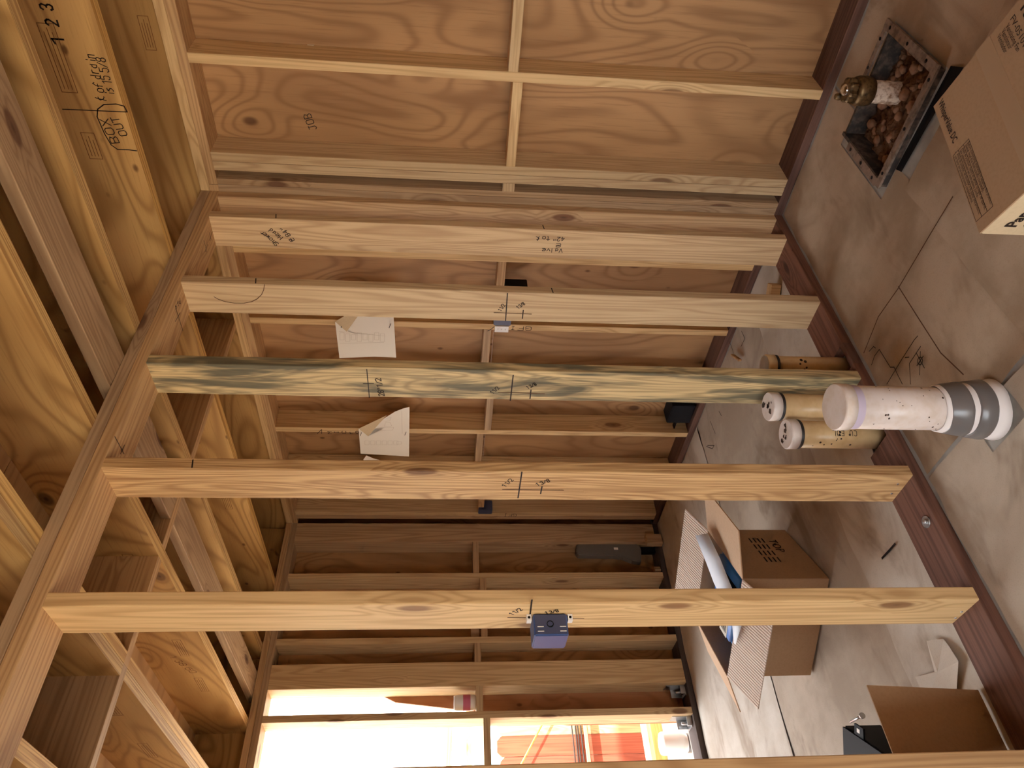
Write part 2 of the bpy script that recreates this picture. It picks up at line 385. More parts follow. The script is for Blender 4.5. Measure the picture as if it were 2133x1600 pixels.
# ---- back wall (plywood sheathed, runs past the partition)
wb = empty('wall_back', kind='structure', label='plywood sheathed exterior stud wall with blocking')
lumber('bottom_plate', wb, (-2.44, 3.2, 0, DW, 0, PL), 'x', M['treated'])
lumber('top_plate', wb, (.03, 3.2, 0, DW, H, H + PL), 'x', M['stud_red'])
lumber('top_plate', wb, (-2.44, .028, 0, DW, H, H + PL), 'x', M['stud_red'])
lumber('top_plate', wb, (-2.575, 3.2, 0, DW, H + PL, ZT), 'x', M['stud'])
wb_studs = {}
for k, (a, b, mt) in dict(A=(.517, .555, 'stud'), B=(.134, .172, 'stud'), C=(.094, .1325, 'stud'), D=(.0305, .057, 'stud_red'), E=(-.008, .0295, 'stud_red'),
        F0=(-.305, -.267, 'stud'), F1=(-.717, -.679, 'stud'), F2=(-1.118, -1.08, 'stud'), F3=(-1.52, -1.482, 'stud'), F4=(-1.92, -1.882, 'stud'),
        F5=(-2.35, -2.312, 'stud'), F6=(-2.39, -2.3515, 'stud_red'), R1=(.923, .961, 'stud'), R2=(1.33, 1.368, 'stud'), R3=(1.736, 1.774, 'stud'), R4=(2.143, 2.181, 'stud')).items():
    wb_studs[k] = lumber('stud', wb, (a, b, 0, DW - .001, PL, H), 'z', M[mt])
for i, (a, b, z0, z1) in enumerate(((.555, .923, 1.211, 1.249), (.172, .517, 1.19, 1.228), (.057, .094, 1.185, 1.235), (-.679, -.305, 1.19, 1.228), (-1.08, -.717, 1.234, 1.272),
        (-1.482, -1.118, 1.19, 1.228), (-1.882, -1.52, 1.231, 1.269), (-2.312, -1.92, 1.19, 1.228), (.961, 1.33, 1.19, 1.228), (1.368, 1.736, 1.211, 1.249))):
    lumber('blocking', wb, (a, b, 0, .089 if i != 2 else .12, z0, z1), 'x', M['stud_red'] if a < -.4 else M['stud'])
for a, b in ((-2.6, -1.501), (-1.5, -.701), (-.7, .153), (.154, 1.344), (1.345, 3.2)):
    lumber('sheathing_panel', wb, (a, b, DW, DW + .012, -.02, 1.2105), 'z', M['ply'], 0)
    lumber('sheathing_panel', wb, (a, b, DW, DW + .012, 1.2115, 2.78), 'z', M['ply'], 0)
lumber('rim_joist', wb, (-2.575, 3.2, .025, .07, ZT, ZS), 'x', M['lvl'], 0)

# ---- partition of open studs
wp = empty('wall_partition', kind='structure', label='open stud partition with double top plate and red brown bottom plate')
DP = .14
for y0, y1, x0 in ((-.82, 0, -DP), (-.925, -.82, -.022), (-1.035, -.925, -DP), (-1.235, -1.035, -.022), (-4.9, -1.235, -DP)):
    lumber('bottom_plate', wp, (x0, 0, y0, y1, 0, PL), 'y', M['treated'])
lumber('top_plate', wp, (-DP, 0, -4.9, 0, H, H + PL), 'y', M['stud_red'])
lumber('top_plate', wp, (-DP, 0, -4.9, 0, H + PL + .0006, ZT), 'y', M['stud_red'])
SP = {}
spec = [('F', -.038, 0, 'stud_red', 0, 'reddish end stud of partition against back wall'), ('S1', -.183, -.145, 'stud_clear', 0, 'partition stud lettered for shower head and valve heights'),
        ('S2', -.5933, -.555, 'stud', 0, 'pale clear partition stud with pencil arc near its top'), ('S3', -1.0, -.962, 'stud_blue', .03, 'grey green weathered partition stud with wane edge'),
        ('S4', -1.411, -1.373, 'stud_rough', .022, 'rough sawn partition stud with two nails at foot'), ('S5', -1.8185, -1.7805, 'stud', .008, 'partition stud carrying the blue outlet box'),
        ('S6', -2.225, -2.187, 'stud_red', 0, None), ('S7', -2.63, -2.592, 'stud', 0, None), ('S8', -3.04, -3.0, 'stud', 0, None), ('S9', -3.45, -3.41, 'stud', 0, None), ('S10', -3.86, -3.82, 'stud', 0, None), ('S11', -4.27, -4.23, 'stud', 0, None)]
for n, a, b, mt, wn, lb in spec:
    SP[n] = lumber('stud', wp, (-DP, 0, a, b, PL, H), 'z', M[mt], .003, wn, label=lb)

# ---- left wall beyond the far room: sheathed corner, then open bays
wl = empty('wall_left', kind='structure', label='exterior stud wall, sheathed at the corner and open to daylight beyond')
X2 = -2.44; X2B = -2.575
lumber('bottom_plate', wl, (X2B, X2, -4.9, 0, 0, PL), 'y', M['treated_shaded'])
lumber('top_plate', wl, (X2B, X2, -4.9, 0, H, H + PL), 'y', M['stud_red'])
lumber('top_plate', wl, (X2B, X2, -4.9, -.001, H + PL + .0006, ZT), 'y', M['stud_red'])
WL = {}
for k, a, b, mt in (('post0', -.14, 0, 'stud_red'), ('s1', -.401, -.363, 'stud'), ('s2', -.819, -.781, 'stud'), ('post1', -1.07, -.931, 'stud'), ('s3', -1.244, -1.206, 'stud'),
                    ('s4', -1.65, -1.612, 'stud'), ('s5', -2.06, -2.022, 'stud'), ('s6', -2.87, -2.83, 'stud'), ('s7', -3.68, -3.64, 'stud'), ('s8', -4.49, -4.45, 'stud')):
    WL[k] = lumber('post' if 'post' in k else 'stud', wl, (X2B + .001, X2, a, b, PL, H), 'z', M[mt])
for a, b, z0, z1 in ((-.363, -.14, 1.219, 1.257), (-.781, -.401, 1.176, 1.214), (-.931, -.819, 1.217, 1.255), (-1.206, -1.07, 1.211, 1.249), (-1.612, -1.244, 1.174, 1.212), (-2.022, -1.65, 1.211, 1.249)):
    lumber('blocking', wl, (X2B + .02, X2, a, b, z0, z1), 'y', M['stud_red'] if b > -1 else M['stud'])
lumber('sheathing_panel', wl, (X2B - .012, X2B, -1.0, .14, -.05, 2.78), 'z', M['ply'], 0)
lumber('sheathing_panel', wl, (X2B - .012, X2B, -4.9, -3.66, -.05, 2.78), 'z', M['ply'], 0)  # this and the next panel are unseen, added to shut bays against daylight
lumber('sheathing_panel', wl, (X2B - .012, X2B, -3.659, -2.85, -.05, 2.78), 'z', M['ply'], 0)
prof = [(-1.001, -.05), (-1.244, -.05), (-1.244, .72), (-1.165, 1.2), (-1.10, 1.7), (-1.001, 1.9)]
vs = [(X2B - .012, y, z) for y, z in prof] + [(X2B, y, z) for y, z in prof]; n = len(prof)
mesh('sheathing_panel', vs, [tuple(range(n)), tuple(range(2 * n - 1, n - 1, -1))] + [(i, (i + 1) % n, n + (i + 1) % n, n + i) for i in range(n)], M['ply_ext'], wl, label='plywood remnant with diagonal cut edge beside the post')
lumber('rim_joist', wl, (X2B, X2B + .04, -4.9, .02, ZT, ZS), 'y', M['lvl'], 0)

# ---- remaining shell around the camera side
wr = empty('wall_right', kind='structure')
lumber('sheathing_panel', wr, (3.2, 3.212, -4.9, .14, 0, 2.78), 'z', M['ply'], 0)
wf = empty('wall_front_unseen', kind='structure')  # unseen wall, its panels and gap shaped to set the daylight
for a, b in ((-2.6, -1.381), (-1.38, -.161), (-.16, 1.2), (2.8, 3.2)): lumber('sheathing_panel', wf, (a, b, -4.912, -4.9, 0, 2.78), 'z', M['ply'], 0)
lumber('bottom_plate', wf, (2.8, 3.2, -4.9, -4.77, 0, PL), 'x', M['treated'])

# ---- ceiling: laminated joists, blocking row, subfloor
ce = empty('ceiling', kind='structure', label='laminated joists with blocking under plywood subfloor')
JY = [(-.447, -.402), (-.857, -.812), (-1.262, -1.217), (-1.69, -1.652), (-1.6505, -1.612), (-2.06, -2.015), (-2.47, -2.425), (-2.88, -2.835), (-3.29, -3.245), (-3.70, -3.655), (-4.11, -4.065), (-4.52, -4.475)]
J = []
def joist(y0, y1):
    x0, x1 = X2B + .04, 3.2
    bm = bmesh.new(); L = x1 - x0
    bm_box(bm, -(ZS - ZT) / 2, (ZS - ZT) / 2, -(y1 - y0) / 2, (y1 - y0) / 2, -L / 2, L / 2)
    bm.normal_update()
    for f in bm.faces: f.material_index = 1 if abs(f.normal.x) > .5 else 0
    o = bmobj('joist', bm, [M['lvl'], M['lvl_edge']], ce, Matrix.Translation(((x0 + x1) / 2, (y0 + y1) / 2, (ZS + ZT) / 2)) @ RX['x'])
    J.append(o)
for a, b in JY: joist(a, b)
edges = [(.02, -.402)] + [(JY[i][0], JY[i + 1][1]) for i in range(len(JY) - 1)]
for hi, lo in edges:
    if hi - lo < .05: continue
    for x in (-.752,):
        lumber('blocking', ce, (x, x + .04, lo + .001, hi - .001, ZT, ZS - .001), 'y', M['stud_red'], .001)
lumber('backing_board', ce, (-2.53, 3.19, -1.105, -.967, ZT + .001, ZT + .038), 'x', M['stud_red'])
for i, x in enumerate((-2.6, -1.38, -.16, 1.06, 2.28)):
    for y0, y1 in ((-2.44, .05), (-4.9, -2.442)):
        lumber('subfloor_panel', ce, (x, min(x + 1.218, 3.2), y0, y1, ZS, ZS + .019), 'y', M['sub'], 0)

# ================================================================== MARKS ON THE FRAMING
NY = (0, -1, 0); NX = (1, 0, 0); ND = (0, 0, -1)
def P(x, y, ax, v): return pt(x, y, ax, v)
ys = dict(S1=-.183, S2=-.5933, S3=-1.0, S4=-1.411, S5=-1.8185)
def hw(txt, a, b, size, plane, parent, nrm, width=.003, mat='ink', name='handwriting'):
    return write(name, txt, P(*a, *plane), P(*b, *plane), size, M[mat], parent, nrm, width)
p1 = ('y', ys['S1'])
hw('Shower', (581, 507), (547, 481), .019, p1, SP['S1'], NY, .0028)
hw('Head', (589, 494), (565, 476), .019, p1, SP['S1'], NY, .0028)
hw('@ 84"', (614, 500), (592, 473), .019, p1, SP['S1'], NY, .0028)
hw('Valve', (1172, 518), (1130, 517), .019, p1, SP['S1'], NY, .0028)
hw('@', (1168, 507), (1159, 507), .018, p1, SP['S1'], NY, .0028)
hw('42" to ¢', (1176, 494), (1117, 492), .019, p1, SP['S1'], NY, .0028)
def ticks(st, y0, zs):
    lines('pencil_mark', [[(0, y0 + .004, z), (0, y0 + .030, z + .004)] for z in zs], M['ink'], SP[st], NX, .004)
ticks('S1', ys['S1'], (2.1336, 1.0668)); ticks('S2', ys['S2'], (2.1336, 1.0668)); ticks('S4', ys['S4'], (2.15,))
def plumb(st, l0, l1, h0, h1, t0, t1, ta, tb, tc, td):
    pl = ('y', ys[st]); q = lambda c: P(*c, *pl)
    lines('layout_line', [[q(l0), q(l1)], [q(t0), q(t1)]], M['ink'], SP[st], NY, .0042)
    lines('layout_line', [[q(h0), q(h1)]], M['pencil'], SP[st], NY, .003)
    hw('1 1/2', ta, tb, .014, pl, SP[st], NY, .0026); hw('1 3/8', tc, td, .014, pl, SP[st], NY, .0026)
plumb('S2', (1057, 611), (1053, 668), (1029, 651), (1107, 654), (1090, 646), (1088, 663), (1044, 648), (1053, 636), (1080, 643), (1094, 634))
plumb('S3', (1069, 781), (1063, 834), (1038, 817), (1134, 820), (1106, 812), (1104, 830), (1027, 820), (1041, 809), (1100, 810), (1118, 802))
plumb('S4', (1087, 983), (1079, 1037), (1047, 1019), (1174, 1021), (1129, 1013), (1126, 1028), (1053, 1014), (1070, 1000), (1120, 1012), (1146, 1003))
plumb('S5', (1108, 1249), (1104, 1280), (1058, 1286), (1216, 1288), (1140, 1291), (1139, 1296), (1068, 1281), (1089, 1270), (1138, 1279), (1164, 1274))
pl3 = ('y', ys['S3'])
lines('layout_line', [[P(764, 769, *pl3), P(769.5, 828, *pl3)], [P(757, 799, *pl3), P(778, 799, *pl3)]], M['ink'], SP['S3'], NY, .003)
hw('28"1/2', (801, 824), (793, 788), .018, pl3, SP['S3'], NY)
arc = [P(440 + a * .15, 480 + b * .15, 'y', ys['S2']) for a, b in ((740, 750), (730, 820), (700, 890), (640, 950), (560, 990), (450, 1010), (330, 1010), (200, 990), (100, 955), (40, 920))]
lines('pencil_arc', [arc], M['pencil'], SP['S2'], NY, .0025)
hw('GFI', (1107, 681), (1066, 679), .024, ('y', 0), wb_studs['F1'], NY)
# stacked letters MICRO down the stud
for ch, (a, b) in zip('MICro', ((686, 900), (700, 899), (716, 899), (730, 900), (742, 899))):
    o = P(a, b, 'y', 0) + Vector((-.014, 0, -.012))
    scribble('handwriting', [[(x * 1.3, y) for x, y in pl] for pl in text_polys(ch, .022, jit=0)], o, (1, 0, 0), (0, 0, 1), .0032, M['ink'], wb_studs['F3'], NY)
lines('pencil_mark', [[P(661, 903, 'y', 0), P(670, 894.5, 'y', 0), P(670, 903, 'y', 0)]], M['ink'], wb_studs['F3'], NY, .0035)
sh = [c for c in wb.children if c.name.startswith('sheathing_panel')]
def own_panel(x, z): 
    for c in sh:
        t = c.matrix_basis.translation; d = c.data.vertices
        if abs(t.x - x) <= max(v.co.x for v in d) + .01 and abs(t.z - z) <= max(v.co.z for v in d) + .01: return c
q = P(650, 252, 'y', DW)
hw('JOB', (660, 268), (646, 236), .03, ('y', DW), own_panel(q.x, q.z), NY, .003)
# joist lettering
k = 480 / 2133; pj1 = ('y', JY[0][0]); j1 = J[0]; z = lambda a, b: (a * k, b * k)
hw('BOX', z(1105, 1320), z(1000, 1100), .026, pj1, j1, NY, .003); hw('OUT', z(1180, 1250), z(1090, 1080), .024, pj1, j1, NY, .003)
hw('¢ of drain', z(985, 930), z(870, 510), .026, pj1, j1, NY, .0026); hw('is 15 5/8', z(1060, 880), z(975, 540), .026, pj1, j1, NY, .0026)
for ch, a, b in (('1', (600, 410), (585, 365)), ('2', (540, 240), (525, 190)), ('3', (490, 95), (475, 45))): hw(ch, z(*a), z(*b), .032, pj1, j1, NY, .005, name='stencil_number')
lines('layout_line', [[P(*z(580, 1010), *pj1), P(*z(1178, 1036), *pj1)]], M['ink'], j1, NY, .003)
lines('handwriting', [[P(*z(*c), *pj1) for c in ((1178, 1036), (1150, 982), (1075, 962), (960, 968), (905, 1010), (900, 1080), (970, 1240), (1030, 1340), (1090, 1383), (1190, 1386), (1265, 1395))]], M['ink'], j1, NY, .0035)
def stamp(x0, x1, z0, z1, y, parent, rows=4):
    r = [[(x0, y, z0), (x1, y, z0), (x1, y, z1), (x0, y, z1), (x0, y, z0)]]
    for i in range(1, rows): zz = z0 + (z1 - z0) * i / rows; r.append([(x0 + .01, y, zz), (x1 - .012 * (i % 2 + 1), y, zz)])
    lines('grade_stamp', r, M['stamp'], parent, NY, .0022)
stamp(.545, .66, 2.50, 2.535, 0.025, [c for c in wb.children if c.name.startswith('rim')][0])
stamp(.60, .80, 2.585, 2.63, JY[0][0], j1); stamp(.38, .47, 2.58, 2.62, JY[0][0], j1)
for jx, x0 in ((1, .62), (2, -.86), (2, -1.55), (2, -1.95), (1, -1.35), (0, -1.62), (3, -1.5), (3, -1.05)): stamp(x0, x0 + .16, 2.55, 2.585, JY[jx][0], J[jx])
hw('1 38 60', (352, 1368), (398, 1402), .03, ('y', JY[2][0]), J[2], NY, .003, 'stamp', 'stencil_number')
# marks under the top plate
tp = [c for c in wp.children if c.name.startswith('top_plate')][0]
zz = lambda a, b: P(380 + a / 6.667, 330 + b / 6.667, 'z', H)
lines('pencil_mark', [[zz(370, 1030), zz(395, 1140)], [zz(410, 1020), zz(375, 1140)], [zz(295, 1140), zz(335, 1300)], [zz(345, 1195), zz(310, 1300)]], M['ink'], tp, ND, .003)
o2 = lambda a, b: P(a * k, 340 + b * k, 'z', H); o3 = lambda a, b: P(a * k, 680 + b * k, 'z', H)
lines('pencil_mark', [[o2(1625, 1345), o2(1690, 1550)], [o2(1665, 1385), o2(1620, 1465)], [o3(1060, 1020), o3(1145, 1180)], [o3(1150, 1098), o3(1112, 1180)]], M['ink'], tp, ND, .003)
write('handwriting', 'std', o2(1625, 1355), o2(1670, 1295), .02, M['ink'], tp, ND, .0025)
# nails at the feet of two studs
def nail(p, st, d=Vector((0, -1, 0))):
    m = Matrix.Translation(p) @ d.to_track_quat('Z', 'Y').to_matrix().to_4x4()
    lathe('nail', [(0, -.002), (.0035, -.002), (.0035, .002), (0, .0026)], M['steel'], SP[st], m, 10)
for x, y in ((1870, 1008), (1857, 1028)): nail(P(x, y, 'y', ys['S4']), 'S4')
for x, y in ((2003, 1274), (1990, 1287)): nail(P(x, y, 'y', ys['S5']), 'S5')
bp = [c for c in wp.children if c.name.startswith('bottom_plate')][-1]
c = P(1930, 1087, 'z', PL); c.z = PL
lathe('washer', [(.006, 0), (.018, 0), (.018, .003), (.006, .003)], M['steel'], bp, Matrix.Translation(c), 20)
lathe('anchor_bolt', [(0, 0), (.006, 0), (.006, .010), (0, .011)], M['steel'], bp, Matrix.Translation(c), 12)

# ================================================================== FLOOR PAPER
def sheet(name, x0, x1, y0, y1, zb, mat, label, rot=0., holes=(), wr=.004, step=.025, curl=.006, seed=0):
    nx, ny = int((x1 - x0) / step), int((y1 - y0) / step); bm = bmesh.new(); vs = {}
    cx, cy = (x0 + x1) / 2, (y0 + y1) / 2; R = Matrix.Rotation(rot, 2)
    for i in range(nx + 1):
        for j in range(ny + 1):
            x = x0 + (x1 - x0) * i / nx; y = y0 + (y1 - y0) * j / ny
            e = min(x - x0, x1 - x, y - y0, y1 - y); q = Vector((x * 3.1 + seed * 7, y * 3.1, seed))
            if e < 1e-4:
                w = noise.noise(Vector((x * 7, y * 7, seed + 3))) * .010
                if i in (0, nx): x += w
                if j in (0, ny): y += w
            d = R @ Vector((x - cx, y - cy))
            hh = abs(noise.noise(q)) * wr + abs(noise.noise(q * 4)) * wr * .35
            if e < .05: hh += max(0, noise.noise(Vector((x * 4, y * 4, seed + 9)))) * curl * (1 - e / .05)
            vs[i, j] = bm.verts.new((cx + d.x, cy + d.y, zb + hh))
    for i in range(nx):
        for j in range(ny):
            f = [vs[i, j], vs[i + 1, j], vs[i + 1, j + 1], vs[i, j + 1]]
            mx = sum(v.co.x for v in f) / 4; my = sum(v.co.y for v in f) / 4
            if any(a < mx < b and c < my < d for a, b, c, d in holes): continue
            bm.faces.new(f)
    bmesh.ops.delete(bm, geom=[v for v in bm.verts if not v.link_faces], context='VERTS')
    return bmobj(name, bm, mat, smooth=True, label=label, category='floor paper', group='paper sheets covering the slab')
hole = (PX0 - .03, PX1 + .02, PY0 - .015, PY1 + .015)
pipe_h = (.27, .42, -1.53, -1.38)
shA = sheet('paper_sheet', .015, .575, -1.42, -.015, .0022, M['kraft'], 'brown floor paper with pencil sketches beside the partition plate', holes=(hole,), seed=1)
sheet('paper_sheet', .545, 1.75, -2.2, -.69, .0075, M['kraft'], 'brown floor paper with curled edge under the fan carton', seed=2, curl=.012)
sheet('paper_sheet', .585, 1.75, -.72, -.015, .0012, M['kraft'], 'brown floor paper wrapped round the drain pit', holes=((PX0 - .05, PX1 + .012, -.74, PY1 + .015),), seed=3)
sheet('paper_sheet', .012, .62, -2.75, -1.432, .0012, M['kraft_mid'], 'taupe floor paper around the tall white drain pipe', holes=(pipe_h,), seed=4, curl=.012)
sheet('paper_sheet', .60, 1.75, -3.2, -2.18, .0012, M['kraft_mid'], 'taupe floor paper beyond the fan carton', seed=12)
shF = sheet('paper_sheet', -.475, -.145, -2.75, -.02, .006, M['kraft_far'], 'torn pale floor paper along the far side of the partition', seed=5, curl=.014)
sheet('paper_sheet', -1.412, -.44, -2.75, -.012, .0015, M['kraft_mid'], 'pale floor paper under the open carton', seed=6, curl=.008)
shC = sheet('paper_sheet', -2.43, -1.418, -4.2, -.012, .004, M['kraft_far'], 'pale floor paper along the open left wall', seed=7, curl=.008)
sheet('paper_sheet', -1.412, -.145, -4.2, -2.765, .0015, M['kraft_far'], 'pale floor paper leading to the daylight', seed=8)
# torn scrap of paper
fl = [(-.43, -1.85), (-.325, -1.878), (-.29, -1.80), (-.232, -1.82), (-.216, -1.85), (-.20, -1.90), (-.30, -1.97), (-.42, -1.93)]
vs = [(x, y, .014 + .006 * (i % 3)) for i, (x, y) in enumerate(fl)] + [(-.31, -1.885, .022)]
mesh('paper_scrap', vs, [(i, (i + 1) % 8, 8) for i in range(8)], M['kraft_far'], label='torn pale paper scrap beside the partition plate', category='paper scrap')
# pencil and marker work on the papers
zf = .011
def fl_lines(name, pls, parent, mat='pencil', width=.004): lines(name, [[P(*c, 'z', zf) for c in pl] for pl in pls], M[mat], parent, (0, 0, 1), width)
fl_lines('pencil_line', [[(1985, 410), (1940, 485), (1872, 600), (1830, 660), (1800, 735)], [(1872, 597), (1915, 665), (1960, 735), (2007, 780)]], shA)
fl_lines('marker_sketch', [[(1816, 760), (1822, 742), (1832, 728), (1855, 765), (1863, 765), (1870, 780), (1880, 800)], [(1848, 800), (1875, 755), (1905, 708), (1912, 700)],
    [(1897, 800), (1895, 757), (1918, 722)], [(1811, 732), (1820, 722), (1824, 725)], [(1886, 745), (1894, 744)]], shA, 'ink', .003)
cc = P(1917, 752, 'z', zf)
scribble('marker_sketch', [[(.012 * math.cos(t), .012 * math.sin(t)) for t in [i * .7 for i in range(10)]], [(-.02, 0), (.02, 0)], [(0, -.03), (.004, .03)], [(-.03, -.03), (.02, .02)]], cc, (1, 0, 0), (0, 1, 0), .003, M['ink'], shA, (0, 0, 1))
fl_lines('marker_stroke', [[(1838, 1163), (1852, 1148), (1865, 1133)]], shF, 'ink', .008)
for pl_ in ([(1545, 690), (1552, 705), (1544, 722)], [(1530, 745), (1526, 728), (1520, 712)], [(1498, 857), (1503, 866)], [(1480, 878), (1490, 903)], [(1474, 928), (1488, 928), (1484, 935), (1472, 930)]): fl_lines('marker_stroke', [pl_], shC, 'ink', .004)

# ================================================================== DRAIN PIT
dp = empty('drain_form', (.685, -.395, 0), label='dirty plastic form box set in the slab around the pipe stub', category='form box')
def prism(name, b, mat, parent, **kw):
    bm = bmesh.new(); bm_box(bm, *b); return bmobj(name, bm, mat, parent, **kw)
t = .012
prism('side_wall', (PX0, PX1, PY0 - t, PY0, -.17, .022), M['pit'], dp); prism('side_wall', (PX1 - t, PX1, PY0, PY1, -.17, .022), M['pit'], dp)
prism('side_wall', (PX0, PX0 + t, PY0, PY1, -.17, .018), M['pit'], dp); prism('side_wall', (PX0 + t, PX1 - t, PY1 - t, PY1, -.17, .010), M['pit'], dp)
def rim(b, ax):
    x0, x1, y0, y1 = b; o = prism('rim', (x0, x1, y0, y1, .022, .030), M['pit_rim'], dp)
    for f in (.12, .5, .88):
        c = Vector((x0 + (x1 - x0) * (f if ax else .5), y0 + (y1 - y0) * (.5 if ax else f), .0302))
        lathe('rim_hole', [(0, 0), (.006, 0), (.006, .0008), (0, .0008)], M['black'], o, Matrix.Translation(c), 10)
rim((PX0 - .006, PX1 + .014, PY0 - .016, PY0 + .012), 1); rim((PX1 - .018, PX1 + .014, PY0 + .012, PY1 + .01), 0)
rim((PX0 - .012, PX0 + .016, PY0 + .012, PY1 - .085), 0); rim((PX0 + .12, PX1 - .018, PY1 - .014, PY1 + .008), 1)
bm = bmesh.new(); nx = 34; vv = {}
for i in range(nx + 1):
    for j in range(nx + 1):
        x = PX0 + t + .001 + (PX1 - PX0 - 2 * t - .002) * i / nx; y = PY0 + .001 + (PY1 - PY0 - t - .002) * j / nx
        q = Vector((x * 14, y * 14, 2)); h = noise.noise(q) * .022 + noise.noise(q * 3) * .016 + noise.noise(q * 7) * .011
        h += .045 * math.exp(-((x - .62) ** 2 + (y + .47) ** 2) / .02) + .05 * math.exp(-((x - .80) ** 2 + (y + .50) ** 2) / .012)
        vv[i, j] = bm.verts.new((x, y, -.058 + h))
for i in range(nx):
    for j in range(nx): bm.faces.new((vv[i, j], vv[i + 1, j], vv[i + 1, j + 1], vv[i, j + 1]))
bmobj('soil', bm, M['soil'], smooth=True, label='rough brown soil filling the drain pit', category='soil', kind='stuff')
def stone(c, r, seed):
    bm = bmesh.new(); bmesh.ops.create_icosphere(bm, subdivisions=2, radius=1)
    for v in bm.verts:
        n_ = 1 + .28 * noise.noise(v.co * 1.6 + Vector((seed * 3.1, 0, 0))); v.co = Vector((v.co.x * r * n_ * 1.2, v.co.y * r * n_, v.co.z * r * n_ * .8))
    bmobj('stone', bm, M['stone'], None, Matrix.Translation(c) @ Matrix.Rotation(seed, 4, 'Z'), True, label='reddish brown stone lying on the soil in the drain pit', category='stone', group='stones in the drain pit')
rs = random.Random(3)
for i in range(46):
    x = rs.uniform(PX0 + .04, PX1 - .04); y = rs.uniform(PY0 + .03, PY1 - .05); r = rs.choice((.007, .009, .011, .014, .018))
    h = .045 * math.exp(-((x - .62) ** 2 + (y + .47) ** 2) / .02) + .05 * math.exp(-((x - .80) ** 2 + (y + .50) ** 2) / .012)
    if (x - .722) ** 2 + (y + .385) ** 2 < (.045 + r) ** 2: continue
    stone((x, y, -.055 + h + r * .45), r, i)
ps = empty('pipe_stub', (.722, -.385, -.09), label='corroded pipe stub with brass cap rising from the drain pit', category='pipe')
T = Matrix.Translation((.722, -.385, 0))
lathe('pipe', [(0, -.1), (.036, -.1), (.036, .105), (0, .105)], M['corroded'], ps, T)
lathe('collar', [(.036, .085), (.045, .085), (.047, .10), (.047, .128), (.042, .140), (.0, .142)], M['brass'], ps, T)
bm = bmesh.new(); n = 48; rows = []
for zz_, rr in ((.140, .034), (.146, .038), (.162, .038), (.168, .034)):
    rows.append([bm.verts.new((rr * (1 + .10 * math.cos(8 * 2 * math.pi * i / n)) * math.cos(2 * math.pi * i / n), rr * (1 + .10 * math.cos(8 * 2 * math.pi * i / n)) * math.sin(2 * math.pi * i / n), zz_)) for i in range(n)])
for a, b in zip(rows, rows[1:]):
    for i in range(n): bm.faces.new((a[i], a[(i + 1) % n], b[(i + 1) % n], b[i]))
bm.faces.new(rows[-1])
bmobj('scalloped_nut', bm, M['brass'], ps, T)
lathe('lens', [(.018, .166), (.018, .172), (.012, .178), (0, .181)], M['chrome'], ps, T, 20)
bmq = Matrix.Translation((.722 - .032, -.385 + .02, .17))
lathe('knob', [(0, -.012), (.009, -.010), (.012, 0), (.009, .012), (0, .016)], M['brass'], ps, bmq, 14)
# bare slab edge patch with black membrane beside the form
mesh('membrane_strip', [(.56, -.59, .004), (.90, -.60, .004), (.92, -.66, .006), (.74, -.64, .009), (.57, -.625, .005)], [(0, 1, 2, 3, 4)], M['black'], label='black membrane strip beside the drain form', category='membrane')

# ================================================================== PIPES
def spots(parent, T, r, items):
    for ang, z0, s in items:
        c = T @ Vector((r * math.cos(ang), r * math.sin(ang), z0)); nrm = Vector((math.cos(ang), math.sin(ang), 0))
        m = Matrix.Translation(c) @ nrm.to_track_quat('Z', 'Y').to_matrix().to_4x4()
        lathe('mud_spot', [(s, .0004), (s * .5, .0010), (0, .0012)], M['dirtspot'], parent, m, 7)
def pipe(name, x, y, r, h, mat, label, cap, z0=.0, taper=()):
    p = empty(name, (x, y, z0), label=label, category='pipe', group=None); T = Matrix.Translation((x, y, 0))
    lathe('pipe_body', [(0, z0), (r, z0), (r, h - .03), (0, h - .03)], mat, p, T, 48)
    cp = lathe('cap', [(0, h - .032), (r + .004, h - .032), (r + .005, h - .004), (r + .002, h), (0, h + .0005)], cap, p, T, 48)
    return p, T, cp
CA = math.atan2(CAM.y + 1.455, CAM.x - .345)
p, T, cp = pipe('drain_pipe', .345, -1.452, .057, .448, M['pvc'], 'tall white capped drain pipe wrapped with grey tape at base', M['pvc'], .0)
lathe('primer_band', [(.0576, .394), (.0578, .396), (.0578, .414), (.0576, .416)], M['purple'], p, T, 48)
def wrap(name, prof, mat, amp, seed, tilt):
    o = lathe(name, prof, mat, p, T, 40)
    for v in o.data.vertices:
        q = v.co; n_ = noise.noise(Vector((math.atan2(q.y, q.x) * 2.2, q.z * 30, seed))); k_ = 1 + amp * n_
        q.x *= k_; q.y *= k_; q.z += tilt * q.x
    return o
wrap('foam_sleeve', [(.0585, .172), (.061, .171), (.063, .160), (.070, .095), (.0725, .06), (.0775, .03), (.083, .012), (.06, .012)], M['wrap'], .03, 1, .10)
wrap('tape_wrap', [(.060, .160), (.0645, .157), (.0715, .110), (.073, .104), (.068, .10)], M['duct'], .03, 1, .14)
wrap('tape_wrap', [(.068, .092), (.0745, .090), (.079, .048), (.076, .044), (.07, .044)], M['duct'], .03, 1, .06)
rs = random.Random(5)
spots(p, T, .057, [(CA + rs.uniform(-1.3, 1.3), rs.uniform(.14, .37), rs.choice((.0012, .0016, .0022, .003))) for i in range(26)])
p, T, cp = pipe('waste_pipe', -.090, -1.178, .0455, .332, M['pvc_cream'], 'capped pipe hand lettered with five capitals, rising through bottom plate', M['pvc'])
lathe('cement_ring', [(.049, .290), (.0492, .300), (.046, .301), (.046, .290)], M['glue'], p, T, 40)
CA1 = math.atan2(CAM.y + 1.178, CAM.x + .09)
